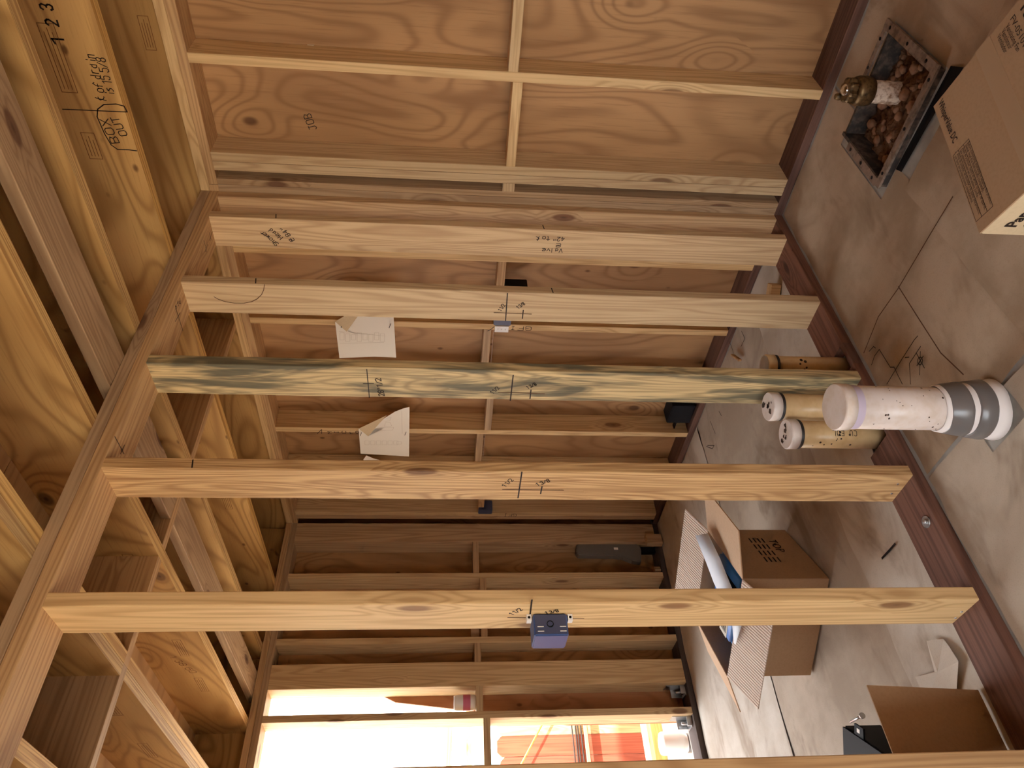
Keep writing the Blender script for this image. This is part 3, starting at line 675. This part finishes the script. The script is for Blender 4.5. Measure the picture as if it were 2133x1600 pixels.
for i, ch in enumerate('CU EOL'):
    if ch == ' ': continue
    ang = CA1 + .12; nrm = Vector((math.cos(ang), math.sin(ang), 0)); up = nrm.cross(Vector((0, 0, 1)))
    scribble('handwriting', [[(a_ * .75, b_) for a_, b_ in pl] for pl in text_polys(ch, .017, jit=0)], Vector((-.090, -1.178, .112 + i * .0145)) + nrm * .0462 - up * .008, (0, 0, 1), up, .0018, M['ink'], p, nrm)
spots(p, T, .0455, [(CA1 + rs.uniform(-1, .3), rs.uniform(.12, .26), rs.choice((.002, .003, .004))) for i in range(12)])
spots(cp, Matrix.Translation((-.09, -1.178, 0)), .0, [])
def grime(parent, x, y, z, r, seed):
    rr = random.Random(seed)
    for i in range(7):
        a = rr.uniform(0, 6.28); d = rr.uniform(0, r * .75); s = rr.uniform(.004, .012)
        bm = bmesh.new(); n = 9
        bm.faces.new([bm.verts.new((x + d * math.cos(a) + s * rr.uniform(.5, 1.2) * math.cos(k * 6.283 / n), y + d * math.sin(a) + s * rr.uniform(.5, 1.2) * math.sin(k * 6.283 / n), z)) for k in range(n)])
        bmobj('mud_spot', bm, M['dirtspot'], parent)
grime(cp, -.09, -1.178, .3332, .045, 1)
p, T, cp = pipe('waste_pipe', -.064, -1.080, .0445, .372, M['pvc_cream'], 'cream capped pipe close beside the lettered pipe, no lettering', M['pvc'])
lathe('cement_ring', [(.048, .330), (.0482, .340), (.045, .341), (.045, .330)], M['glue'], p, T, 40); grime(cp, -.064, -1.080, .3732, .044, 2)
p, T, cp = pipe('waste_pipe', -.074, -.872, .036, .318, M['pvc_cream'], 'slim yellowed pipe with foil topped cap behind the weathered stud', M['pvc_cream'])
lathe('cement_ring', [(.0395, .276), (.0397, .285), (.0365, .286), (.0365, .276)], M['glue'], p, T, 40)
lathe('foil_top', [(.040, .314), (.036, .320), (.02, .324), (0, .322)], M['steel'], cp, Matrix.Translation((-.074, -.872, 0)), 14)
spots(p, T, .036, [(CA1 + rs.uniform(-.6, .6), rs.uniform(.17, .21), rs.choice((.004, .006))) for i in range(5)])

# ================================================================== CARTONS
def frame(o, ex, ey, ez):
    return Matrix(((ex.x, ey.x, ez.x, o.x), (ex.y, ey.y, ez.y, o.y), (ex.z, ey.z, ez.z, o.z), (0, 0, 0, 1)))
Zv = Vector((0, 0, 1))
# fan carton
hb = .25
a = P(1943, 222, 'z', hb); b = P(2039, 488, 'z', hb)
e1 = (b - a); L1 = e1.length; e1.normalize(); e2 = Zv.cross(e1) ; L2 = .37
if e2.dot(P(2110, 0, 'z', hb) - a) < 0: e2 = -e2
fb = empty('fan_carton', (a.x, a.y, 0), label='closed brown ventilating fan carton beside the drain pit', category='carton')
MF = frame(Vector((a.x, a.y, 0)), e1, e2, Zv)     # local x along e1, y along e2
bm = bmesh.new(); z0 = .012
bm_box(bm, 0, L1, 0, L2, z0, hb - .004)
bmesh.ops.bevel(bm, geom=bm.edges[:], offset=.003, segments=1, affect='EDGES'); bm.normal_update()
for f in bm.faces: f.material_index = 1 if f.normal.x > .7 else 0  # side facing the daylight painted paler
bmobj('carton_body', bm, [M['card'], M['tan_baked']], fb, MF)
seam = L2 * .5
for y0, y1 in ((.002, seam - .0015), (seam + .0015, L2 - .002)):
    bm = bmesh.new(); bm_box(bm, .002, L1 - .001, y0, y1, hb - .004, hb); bmobj('top_flap', bm, M['card'], fb, MF)
bm = bmesh.new(); bm_box(bm, -.001, L1 + .001, seam - .024, seam + .024, hb, hb + .0005); bmobj('tape_strip', bm, M['tape'], fb, MF)
def onTop(s, c0, c1, size, bold=0, w=True):
    p0 = P(*c0, 'z', hb); p1_ = P(*c1, 'z', hb)
    printed('print', s, p0, e1, e2, size, M['print'], fb, bold, .0009, (p1_ - p0).length if w else None)
onTop('WhisperValue DC', (1955, 216), (1984, 302), .026, .0004)
onTop('FV-0510VS1', (2104, 40), (2146, 106), .021)
onTop('Ventilating Fan', (2095, 56), (2119, 109), .017)
onTop('Ventilateur', (2086, 67), (2105, 102), .017)
onTop('Ventilador', (2077, 77), (2095, 110), .017)
printed('print', 'Panasonic', P(2126, 18, 'z', hb), e1, e2, .034, M['print'], fb, .0012, .0009)
R4 = [P(*c, 'z', hb) for c in ((2018.6, 289), (2069, 429.5), (2034, 462), (1985.7, 325))]
L4 = lambda f: [R4[0].lerp(R4[3], f), R4[1].lerp(R4[2], f)]
lines('print', [R4 + [R4[0]], L4(.33), L4(.66)], M['print'], fb, Zv, .0012)
for f, s in ((.14, 'Before connecting, operating or adjusting this product,'), (.28, 'please read the instructions completely.'), (.47, 'Avant de brancher, mettre en service ou régler cet appareil,'), (.61, 'lire attentivement les instructions jointes.'), (.80, 'Antes de conectar, de funcionar o de ajustar este producto,'), (.94, 'por favor lea las instrucciones completamente.')):
    l = L4(f); p0 = l[0].lerp(l[1], .03)
    printed('print', s, p0, e1, e2, .0115, M['print'], fb, 0, .0009, (l[1] - l[0]).length * (.92 if f in (.14, .47, .80) else .72))
sidep = Vector((a.x, a.y, 0)) + e1 * L1
def onSide(s, dx, z_, size, bold=0): printed('print', s, sidep + e2 * dx + Zv * z_, e2, Zv, size, M['print'], fb, bold, .0012)
onSide('Panasonic', .030, .186, .038, .0012); onSide('FV-0510VS1', .034, .150, .030); onSide('Ventilating Fan', .034, .122, .022); onSide('Ventilateur', .034, .098, .022); onSide('Ventilador', .034, .074, .022)

# open carton with four spread flaps
A0 = Vector((-.683, -1.381, 0)); B0 = Vector((-.867, -1.053, 0)); D0 = Vector((-1.055, -1.590, 0)); hc = .346; z0 = .012
ob = empty('open_carton', (A0.x, A0.y, 0), label='open brown carton with spread flaps on far room floor', category='carton')
ux = (B0 - A0); LX = ux.length; ux.normalize(); uy = (D0 - A0); LY = uy.length; uy.normalize()
if ux.cross(uy).z < 0: pass
def panel(name, o, ex, ey, lx, ly, mats, th=.004, **kw):
    """sheet lx x ly; mats[0] on the +normal side, mats[1] on the other"""
    ez = ex.cross(ey); bm = bmesh.new(); bm_box(bm, 0, lx, 0, ly, -th / 2, th / 2); bm.normal_update()
    for f in bm.faces: f.material_index = 1 if f.normal.z < -.5 else 0
    return bmobj(name, bm, mats, ob, frame(o, ex, ey, ez), **kw)
s_rib = N('ribbed_cardboard'); tcx = s_rib.n('ShaderNodeTexCoord').outputs['Object']
wv = s_rib.n('ShaderNodeTexWave', Vector=tcx, Scale=28.0, Distortion=.6); wv.bands_direction = 'X'
M['rib'] = s_rib.set(s_rib.mix(s_rib.math('MULTIPLY', wv.outputs['Fac'], .5), srgb(222, 204, 190), srgb(188, 164, 148)), .7, wv.outputs['Fac'], .5, .003, spec=.2)
zA = Vector((0, 0, z0))
for o, ex, lx in ((A0, ux, LX), (D0, ux, LX), (A0, uy, LY), (B0, uy, LY)):
    panel('side_panel', o + zA, ex, Zv, lx, hc - z0, [M['card'], M['card']])
panel('bottom_panel', A0 + zA, ux, uy, LX, LY, [M['card'], M['card']])
Hc = Vector((0, 0, hc)); E0 = B0 + D0 - A0; rad = math.radians
def flap(o, ex, lx, out, deg, ln, mats):
    ey = out * math.cos(rad(deg)) + Zv * math.sin(rad(deg)); ez = ex.cross(ey)
    if ez.z < 0: o = o + ex * lx; ex = -ex
    panel('flap', o, ex, ey, lx, ln, mats)
flap(A0 + Hc, ux, LX, -uy, 12, .205, [M['card_in'], M['card']])
flap(A0 + Hc, uy, LY, -ux, -15, .185, [M['rib'], M['card']])
flap(D0 + Hc, ux, LX, uy, -24, .185, [M['card_in'], M['card']])
flap(B0 + Hc, uy, LY, ux, 10, .20, [M['rib'], M['card']])
# carton print on the shaded side: TOP and rows of small marks
nside = -uy
printed('print', 'TOP', A0 + ux * .29 + Zv * .125 + nside * .002, -ux, -Zv, .05, M['print'], ob, 0, .001)
lines('print', [[A0 + ux * (.12 + .05 * i) + Zv * (.20 - .018 * j) + nside * .002, A0 + ux * (.15 + .05 * i) + Zv * (.20 - .018 * j) + nside * .002] for i in range(4) for j in range(4)], M['print'], ob, nside, .006)
# things in the open carton
ctr = (A0 + B0 + D0 + E0) / 4
bc = empty('blue_case', (ctr.x, ctr.y, .02), label='bright blue plastic case inside the open carton', category='case')
MB = frame(A0 + ux * .03 + uy * .018 + Zv * .032, ux, uy, Zv)
bm = bmesh.new(); bm_box(bm, 0, .24, 0, .31, 0, .305); bmesh.ops.bevel(bm, geom=bm.edges[:], offset=.02, segments=3, affect='EDGES'); bmobj('case_body', bm, M['blue'], bc, MB, True)
bm = bmesh.new(); bm_box(bm, -.001, .241, .055, .085, .01, .307); bmobj('strap', bm, M['black'], bc, MB)
bm = bmesh.new(); bm_box(bm, .05, .12, .235, .295, .305, .3065); lb = bmobj('label_sticker', bm, M['white'], bc, MB)
for i in range(6):
    bm = bmesh.new(); bm_box(bm, .06 + i * .008, .064 + i * .008, .25, .28, .3065, .3072); bmobj('barcode_bar', bm, M['print'], lb, MB)
# paper strip arching out of the carton
ctl = [(1448, 1116), (1470, 1170), (1487, 1215), (1510, 1260), (1525, 1300), (1528, 1340)]; ct2 = [(1474, 1111), (1500, 1165), (1520, 1215), (1537, 1255), (1545, 1300), (1532, 1343)]
hs = [.394, .38, .358, .352, .354, .352]
vs = [P(*c, 'z', h) for c, h in zip(ctl, hs)] + [P(*c, 'z', h) for c, h in zip(ct2, hs)]
o = mesh('paper_strip', vs, [(i, i + 1, i + 7, i + 6) for i in range(5)], M['white_blue'], smooth=True, label='white paper strip arching over the open carton', category='paper strip')
md = o.modifiers.new('t', 'SOLIDIFY'); md.thickness = .0012

# cardboard sheet leaning on the partition
pb = [P(2045, 1432, 'z', .012), P(1808, 1433, 'x', -.147)]
y0 = pb[0].y; top = pb[1].z
cs = [(-.196, y0, .012), (-.196, y0 - .62, .012), (-.147, y0 - .62, top), (-.147, y0, top)]
vs = [Vector(v) for v in cs] + [Vector(v) + Vector((-.004, 0, 0)) for v in cs]
mesh('cardboard_sheet', vs, [(0, 1, 2, 3), (7, 6, 5, 4), (0, 3, 7, 4), (1, 5, 6, 2), (3, 2, 6, 7), (0, 4, 5, 1)], M['card'], label='plain brown cardboard sheet leaning against the partition studs', category='cardboard')

# black plastic form lying behind it
kb = empty('black_form', (-.72, -2.02, 0), label='black plastic form box with bolt bracket on far room floor', category='form box')
c0 = P(1762, 1512, 'z', .13); ey = Vector((-.62, -.78, 0)).normalized(); ex = Vector((.78, -.62, 0)).normalized()
MK = frame(Vector((c0.x, c0.y, .012)), ex, ey, Zv)
def kbox(name, b, parent=kb, mat='black'):
    bm = bmesh.new(); bm_box(bm, *b); return bmobj(name, bm, M[mat], parent, MK)
kbox('side_wall', (0, .27, 0, .008, 0, .12)); kbox('side_wall', (0, .27, .232, .24, 0, .12)); kbox('side_wall', (0, .008, .008, .232, 0, .12)); kbox('side_wall', (.262, .27, .008, .232, 0, .12)); kbox('base', (.008, .262, .008, .232, 0, .008))
kbox('lid', (-.004, .274, .004, .244, .1205, .127))
br = kbox('bracket', (.06, .11, -.03, .004, .118, .124)); kbox('bracket_slot', (.075, .09, -.02, -.008, .1242, .1247), br, 'white_plastic')
tube('bolt', [MK @ Vector((.05, -.03, .13)), MK @ Vector((.125, -.075, .135))], .004, M['steel'], kb)
lathe('bolt_head', [(0, -.004), (.009, -.004), (.009, .004), (0, .004)], M['steel'], kb, Matrix.Translation(MK @ Vector((.125, -.075, .135))) @ (MK.to_3x3() @ Vector((.07, -.045, .005))).to_track_quat('Z', 'Y').to_matrix().to_4x4(), 10)
lathe('emblem', [(.010, 0), (.014, 0), (.014, .0006), (.010, .0006)], M['white_plastic'], kb, MK @ Matrix.Translation((.16, .10, .127)), 16)

# ================================================================== ELECTRICAL
def outlet(name, b, label, mat, openf=None, ears=(), group=None):
    x0, x1, y0, y1, z0, z1 = b; e = empty(name, ((x0 + x1) / 2, (y0 + y1) / 2, z0), label=label, category='outlet box')
    bm = bmesh.new(); bm_box(bm, *b); bmesh.ops.bevel(bm, geom=bm.edges[:], offset=.003, segments=2, affect='EDGES'); bmobj('box_body', bm, mat, e)
    return e
e = outlet('outlet_box', (-.132, -.055, -1.878, -1.8195, 1.135, 1.222), 'blue plastic outlet box with white ears nailed to a partition stud', M['bluebox'])
bm = bmesh.new(); bm_box(bm, -.0546, -.0538, -1.874, -1.823, 1.139, 1.218); bk = bmobj('back_plate', bm, M['bluedark'], e)  # thin skin on the back, its shade painted in as darker blue
lathe('knockout', [(.007, 0), (.009, 0), (.009, .0008), (.007, .0008)], M['black'], bk, Matrix.Translation((-.0536, -1.848, 1.18)) @ Matrix.Rotation(math.pi / 2, 4, 'Y'), 16)
for zc in (1.232, 1.126):
    bm = bmesh.new(); bm_box(bm, -.075, -.058, -1.836, -1.8195, zc - .006, zc + .006); ea = bmobj('ear', bm, M['white_plastic'], e)
    lathe('ear_hole', [(0, 0), (.0035, 0), (.0035, .0008), (0, .0008)], M['black'], ea, Matrix.Translation((-.0578, -1.828, zc)) @ Matrix.Rotation(math.pi / 2, 4, 'Y'), 10)
for z_ in (1.148, 1.205):
    bm = bmesh.new()
    for yy in (-1.868, -1.856): bm_box(bm, -.0538, -.0528, yy, yy + .0018, z_ - .008, z_ + .008)
    bmobj('clip', bm, M['white_plastic'], e)
e = outlet('outlet_box', (-.678, -.636, -.014, .055, 1.142, 1.226), 'dark outlet box with white bracket beside the hanging plan sheet stud', M['bluedark'])
bm = bmesh.new(); bm_box(bm, -.728, -.690, -.004, -.0005, 1.150, 1.218); bk = bmobj('bracket', bm, M['white_plastic'], e)
for zc in (1.165, 1.184, 1.203): lathe('screw', [(0, 0), (.004, 0), (.003, .002), (0, .002)], M['steel'], bk, Matrix.Translation((-.71, -.004, zc)) @ Matrix.Rotation(math.pi / 2, 4, 'X'), 10)
tube('wire', [(-.69, -.006, 1.222), (-.705, -.008, 1.235), (-.722, -.005, 1.252)], .0016, M['cable'], e)
hw('GFI', (1076, 1071), (1052, 1070), .03, ('y', 0), wb_studs['F5'], NY)
outlet('outlet_box', (-2.31, -2.252, -.014, .055, 1.135, 1.225), 'dark blue outlet box on the last stud before the far corner', M['bluedark'])
e = outlet('junction_box', (-1.40, -1.25, .003, .10, .05, .185), 'black square junction box low on the back wall near floor', M['black'])
e['category'] = 'junction box'
bm = bmesh.new(); bm_box(bm, -1.42, -1.40, .03, .06, .09, .14); bmobj('mounting_tab', bm, M['black'], e)
bm = bmesh.new(); bm_box(bm, -1.481, -1.42, .03, .06, .112, .118); bmobj('hanger_strip', bm, M['black'], e)
e = outlet('outlet_box', (-.50, -.444, .004, .06, 1.08, 1.189), 'black outlet box hung under blocking behind clear stud', M['black'])

# ================================================================== PLAN SHEETS
def plan(name, poly, fold, yv, label, nails, dr):
    e = empty(name, P(*poly[0], 'y', yv), label=label, category='plan sheet')
    def sheetp(nm, pts, y_, mat, bow=0):
        vs = [P(*c, 'y', y_ - bow * math.sin(i)) for i, c in enumerate(pts)]; n = len(vs)
        ctr_ = sum(vs, Vector()) / n
        vv_ = vs + [ctr_] + [v + Vector((0, .0008, 0)) for v in vs] + [ctr_ + Vector((0, .0008, 0))]
        fs = [(i, (i + 1) % n, n) for i in range(n)] + [(n + 1 + (i + 1) % n, n + 1 + i, 2 * n + 1) for i in range(n)] + [(i, n + 1 + i, n + 1 + (i + 1) % n, (i + 1) % n) for i in range(n)]
        return mesh(nm, vv_, fs, mat, e)
    pg = sheetp('page', poly, yv, M['white'], .0)
    if fold: sheetp('folded_corner', fold, yv - .012, M['tan_baked'])  # shading of the turned corner painted in as tan
    lines('plan_drawing', [[P(*c, 'y', yv) for c in l] for l in dr], M['greyline'], pg, NY, .0013)
    for (c0_, c1_) in nails: tube('nail', [P(*c0_, 'y', yv + .018), P(*c1_, 'y', yv - .02)], .0016, M['cable'], e, 6)
M['greyline'] = plain('grey_drawing_line', srgb(200, 186, 168), .8)
def rect(x0, y0, x1, y1): return [(x0, y0), (x1, y0), (x1, y1), (x0, y1), (x0, y0)]
dr = [rect(708 + i * 12, 693 + (i % 3) * 2, 717 + i * 12, 708 + (i % 2) * 3) for i in range(8)] + [[(708, 715), (800, 713)], [(706, 690), (803, 700)]]
plan('plan_sheet', [(698, 671), (722, 690), (746, 658), (820, 659), (825, 745), (780, 743), (707, 746)], [(698, 670), (722, 691), (746, 658), (728, 652)], -.022, 'white plan sheet with folded corner nailed beside the GFI box', [((808, 689), (814, 675)), ((710, 685), (711, 680))], dr)
dr = [rect(760 + i * 12, 918, 769 + i * 12, 926) for i in range(6)] + [[(785, 898), (818, 896), (820, 890), (788, 890)], [(801, 888), (803, 880), (812, 879), (816, 887), (801, 889)], [(803, 872), (815, 869), (812, 876), (803, 878)], rect(826, 920, 836, 925), [(837, 857), (838, 903)]]
plan('plan_sheet', [(747, 893), (767, 909), (783, 890), (800, 872), (822, 858), (840, 851), (853, 848), (852, 951), (751, 945)], [(747, 893), (767, 909), (784, 889), (802, 869), (806, 865)], -.022, 'white plan sheet with curled corner on the stud lettered downwards', [((841, 912), (846, 900)), ((749, 913), (753, 901))], dr)
plan('plan_sheet', [(757, 957), (763, 949), (778, 955), (800, 961), (800, 990), (752, 985)], None, -.012, 'third plan sheet mostly hidden behind the rough partition stud', [], [[(765, 960), (790, 964)]])
# sticker on the first back wall stud
bm = bmesh.new(); c = P(648, 92, 'x', .555); bm_box(bm, .5552, .5558, c.y - .012, c.y + .012, c.z - .012, c.z + .012); bmobj('sticker', bm, M['white'], wb_studs['A'])

# ================================================================== LOOSE THINGS
def offcut(label, c, dims, rot, mat='stud', ry=0.):
    m = Matrix.Translation(c) @ Matrix.Rotation(rot, 4, 'Z') @ Matrix.Rotation(ry, 4, 'Y')
    bm = bmesh.new(); bm_box(bm, -dims[0] / 2, dims[0] / 2, -dims[1] / 2, dims[1] / 2, -dims[2] / 2, dims[2] / 2); bmesh.ops.bevel(bm, geom=bm.edges[:], offset=.002, segments=1, affect='EDGES')
    bmobj('wood_offcut', bm, M[mat], None, m, label=label, category='offcut')
c = P(1612, 608, 'z', .03); offcut('pale wood block lying against far side of partition plate', (min(c.x, -.20), c.y, .032), (.07, .045, .045), .5)
c = P(1534, 745, 'z', .02); offcut('splintered pink wood stick on floor near the back wall', (c.x, c.y, .022), (.012, .10, .018), .5, 'stud_red')
c = P(1374, 1090, 'z', .06); offcut('square wood block standing in the far corner on floor', (-2.40, c.y - .02, .065), (.04, .075, .105), .1, 'stud_red')
offcut('short wood block resting on left wall plate beside stud', (-2.48, -.335, PL + .022), (.05, .035, .04), .4, 'stud_red')
offcut('tilted scrap block resting on left wall blocking', (-2.50, -.735, 1.214 + .033), (.035, .075, .05), .0, 'stud_red')
# grey tool standing in the left wall bay
pr = [(1203, 1132), (1325, 1132), (1333, 1137), (1336, 1145), (1336, 1170), (1318, 1168), (1300, 1160), (1280, 1157), (1205, 1156), (1200, 1150), (1200, 1136)]
gt = empty('grey_tool', (-2.50, -.17, PL), label='grey plastic handled tool standing in a left wall bay', category='tool')
vs0 = [P(*c, 'x', -2.47) for c in pr]; vs1 = [v + Vector((-.05, 0, 0)) for v in vs0]; n = len(pr)
bm = bmesh.new(); bv = [bm.verts.new(v) for v in vs0 + vs1]
bm.faces.new(bv[:n]); bm.faces.new(bv[n:][::-1])
for i in range(n): bm.faces.new((bv[i], bv[n + i], bv[n + (i + 1) % n], bv[(i + 1) % n]))
bmesh.ops.recalc_face_normals(bm, faces=bm.faces[:]); bmesh.ops.bevel(bm, geom=bm.edges[:], offset=.005, segments=2, affect='EDGES')
bmobj('handle', bm, M['grey_tool'], gt)
q0 = P(1334, 1147, 'x', -2.495)
bm = bmesh.new(); bm_box(bm, -2.515, -2.485, q0.y - .02, q0.y + .02, PL + .002, q0.z + .01); bmobj('foot', bm, M['black'], gt)
c = P(1283, 1143, 'x', -2.47); bm = bmesh.new(); bm_box(bm, -2.4698, -2.469, c.y - .008, c.y + .008, c.z - .014, c.z + .014); bmobj('label_sticker', bm, M['white'], gt)
# can on the blocking
tc_ = empty('drink_can', (-2.50, -1.138, 1.249), label='white can with pink label standing on blocking in open bay', category='can')
T = Matrix.Translation((-2.50, -1.138, 1.2495))
lathe('can_body', [(0, 0), (.034, 0), (.040, .006), (.042, .02), (.042, .105), (.038, .118), (.036, .122), (0, .120)], M['white_plastic'], tc_, T, 28)
lathe('label_band', [(.0422, .03), (.0424, .031), (.0424, .07), (.0422, .071)], M['pink'], tc_, T, 28)
# hold-downs
def holddown(y, label, name='hold_down'):
    e = empty(name, (-2.51, y, PL), label=label, category='bracket')
    for nm, b in (('back_plate', (-2.545, -2.475, y - .004, y - .0005, PL + .001, PL + .11)), ('seat', (-2.545, -2.475, y - .058, y - .004, PL + .001, PL + .008)), ('side_flange', (-2.545, -2.541, y - .05, y - .004, PL + .008, PL + .07)), ('side_flange', (-2.479, -2.475, y - .05, y - .004, PL + .008, PL + .03))):
        bm = bmesh.new(); bm_box(bm, *b); bmobj(nm, bm, M['steel'], e)
    lathe('bolt', [(0, 0), (.008, 0), (.008, .045), (0, .046)], M['steel'], e, Matrix.Translation((-2.51, y - .03, PL + .008)), 12)
    lathe('nut', [(0, 0), (.015, 0), (.015, .012), (0, .012)], M['steel'], e, Matrix.Translation((-2.51, y - .03, PL + .009)), 6)
holddown(-1.07, 'steel hold down bracket at the foot of the left wall post'); holddown(-1.244, 'steel hold down bracket at the foot of the stud in daylight')

# ================================================================== OUTSIDE
fe = empty('picket_fence', (-3.8, -1, -.06), label='red stained picket fence beyond the open wall bays', category='fence')
def picket(y, mat, h):
    w2 = .068; c = .03; pr_ = [(-w2, -.02), (w2, -.02), (w2, h - c), (w2 - c, h), (-w2 + c, h), (-w2, h - c)]; n = 6
    vs = [(0, a_, b_) for a_, b_ in pr_] + [(-.018, a_, b_) for a_, b_ in pr_]
    mesh('picket', vs, [tuple(range(n)), tuple(range(2 * n - 1, n - 1, -1))] + [(i, n + i, n + (i + 1) % n, (i + 1) % n) for i in range(n)], mat, fe, Matrix.Translation((-3.8, y, 0)))
y = -.968 + .1395 * 12
i = 0
while y > -4.2:
    picket(y, M['fence_raw'] if abs(y + .829) < .03 else M['fence_red'], 1.03 + .012 * math.sin(i * 2.3)); y -= .1395; i += 1
for z_ in (.25, .85): lumber('rail', fe, (-3.86, -3.8185, -4.2, .8, z_, z_ + .06), 'y', M['fence_raw'])
for i, zz_ in enumerate((.425, .45, .47, .495)):
    o = tube('cable', [(-3.78, -2.5 + .25 * j, zz_ + .004 * math.sin(j * 1.3 + i)) for j in range(14)], .005, M['cable'], None, 6, label='black cable strung along the red picket fence', category='cable', group='cables on the fence')
tube('garden_stick', [(-3.74, -.70, .62), (-3.74, -1.45, 1.10)], .007, M['yellow_wood'], None, 6, label='thin diagonal wooden stick leaning on the picket fence', category='stick')
lumber('lumber_strip', None, (-3.775, -3.755, -2.4, -.3, .385, .41), 'y', M['fence_raw'], label='pale wooden strip fixed along the picket fence under cables', category='lumber')
lumber('lumber_plank', None, (-3.50, -3.40, -2.6, -.4, -.059, .02), 'y', M['yellow_wood'], label='yellow plank lying on the ground before the fence', category='lumber')
hr = empty('railing', (-4.4, -1, 0), label='two rail wooden railing beyond the fence', category='railing')
for z_, mt in ((1.345, 'stud_red'), (1.19, 'yellow_wood')): lumber('rail', hr, (-4.42, -4.38, -4, .6, z_, z_ + .045), 'y', M[mt])
for yy in (-3.9, .55): lumber('post', hr, (-4.51, -4.421, yy - .045, yy + .045, -.06, 1.45), 'z', M['stud_red'])
bu = empty('white_tub', (-2.78, -1.293, -.06), label='white plastic tub with grey taped neck outside the left wall', category='tub')
T = Matrix.Translation((-2.78, -1.293, -.059))
lathe('tub_body', [(0, .0), (.05, .0), (.052, .06), (.05, .062), (.06, .085), (.064, .10), (.064, .20), (.060, .21), (0, .212)], M['white_plastic'], bu, T, 36)
lathe('tape_band', [(.0525, .01), (.0535, .012), (.0535, .055), (.0525, .057)], M['duct'], bu, T, 36)
cu = empty('clear_cup', (-3.3, -1.30, -.06), label='tipped clear plastic cup on the ground by the plank', category='cup')
lathe('cup_body', [(.026, 0), (.038, .10), (.040, .10), (.028, -.002), (0, -.002)], M['card_in'], cu, Matrix.Translation((-3.3, -1.32, -.02)) @ Matrix.Rotation(1.2, 4, 'X'), 24)
ho = empty('white_house', (-9, 0, 0), label='white neighbouring house with shuttered windows', category='house')
bm = bmesh.new(); bm_box(bm, -13, -9, -6, 6, -.06, 3.2); bmobj('wall', bm, M['house'], ho)
bm = bmesh.new(); bm_box(bm, -13.3, -8.6, -6.3, 6.3, 3.2, 3.4); bmobj('roof', bm, M['house'], ho)
for yy, z0_, z1_ in ((.35, .62, .75), (.35, .84, .96), (.35, 1.03, 1.13), (-2.2, .7, 1.6)):
    bm = bmesh.new(); bm_box(bm, -8.99, -8.96, yy - .34, yy + .3, z0_ - .03, z1_ + .03); fr = bmobj('window', bm, M['white_plastic'], ho)
    bm = bmesh.new(); bm_box(bm, -8.959, -8.952, yy - .30, yy + .26, z0_, z1_); bmobj('pane', bm, M['glass'], fr)
bm = bmesh.new(); bm_box(bm, -8.999, -8.98, -5.9, 5.9, 1.47, 1.49); bmobj('trim_board', bm, M['grey_tool'], ho)
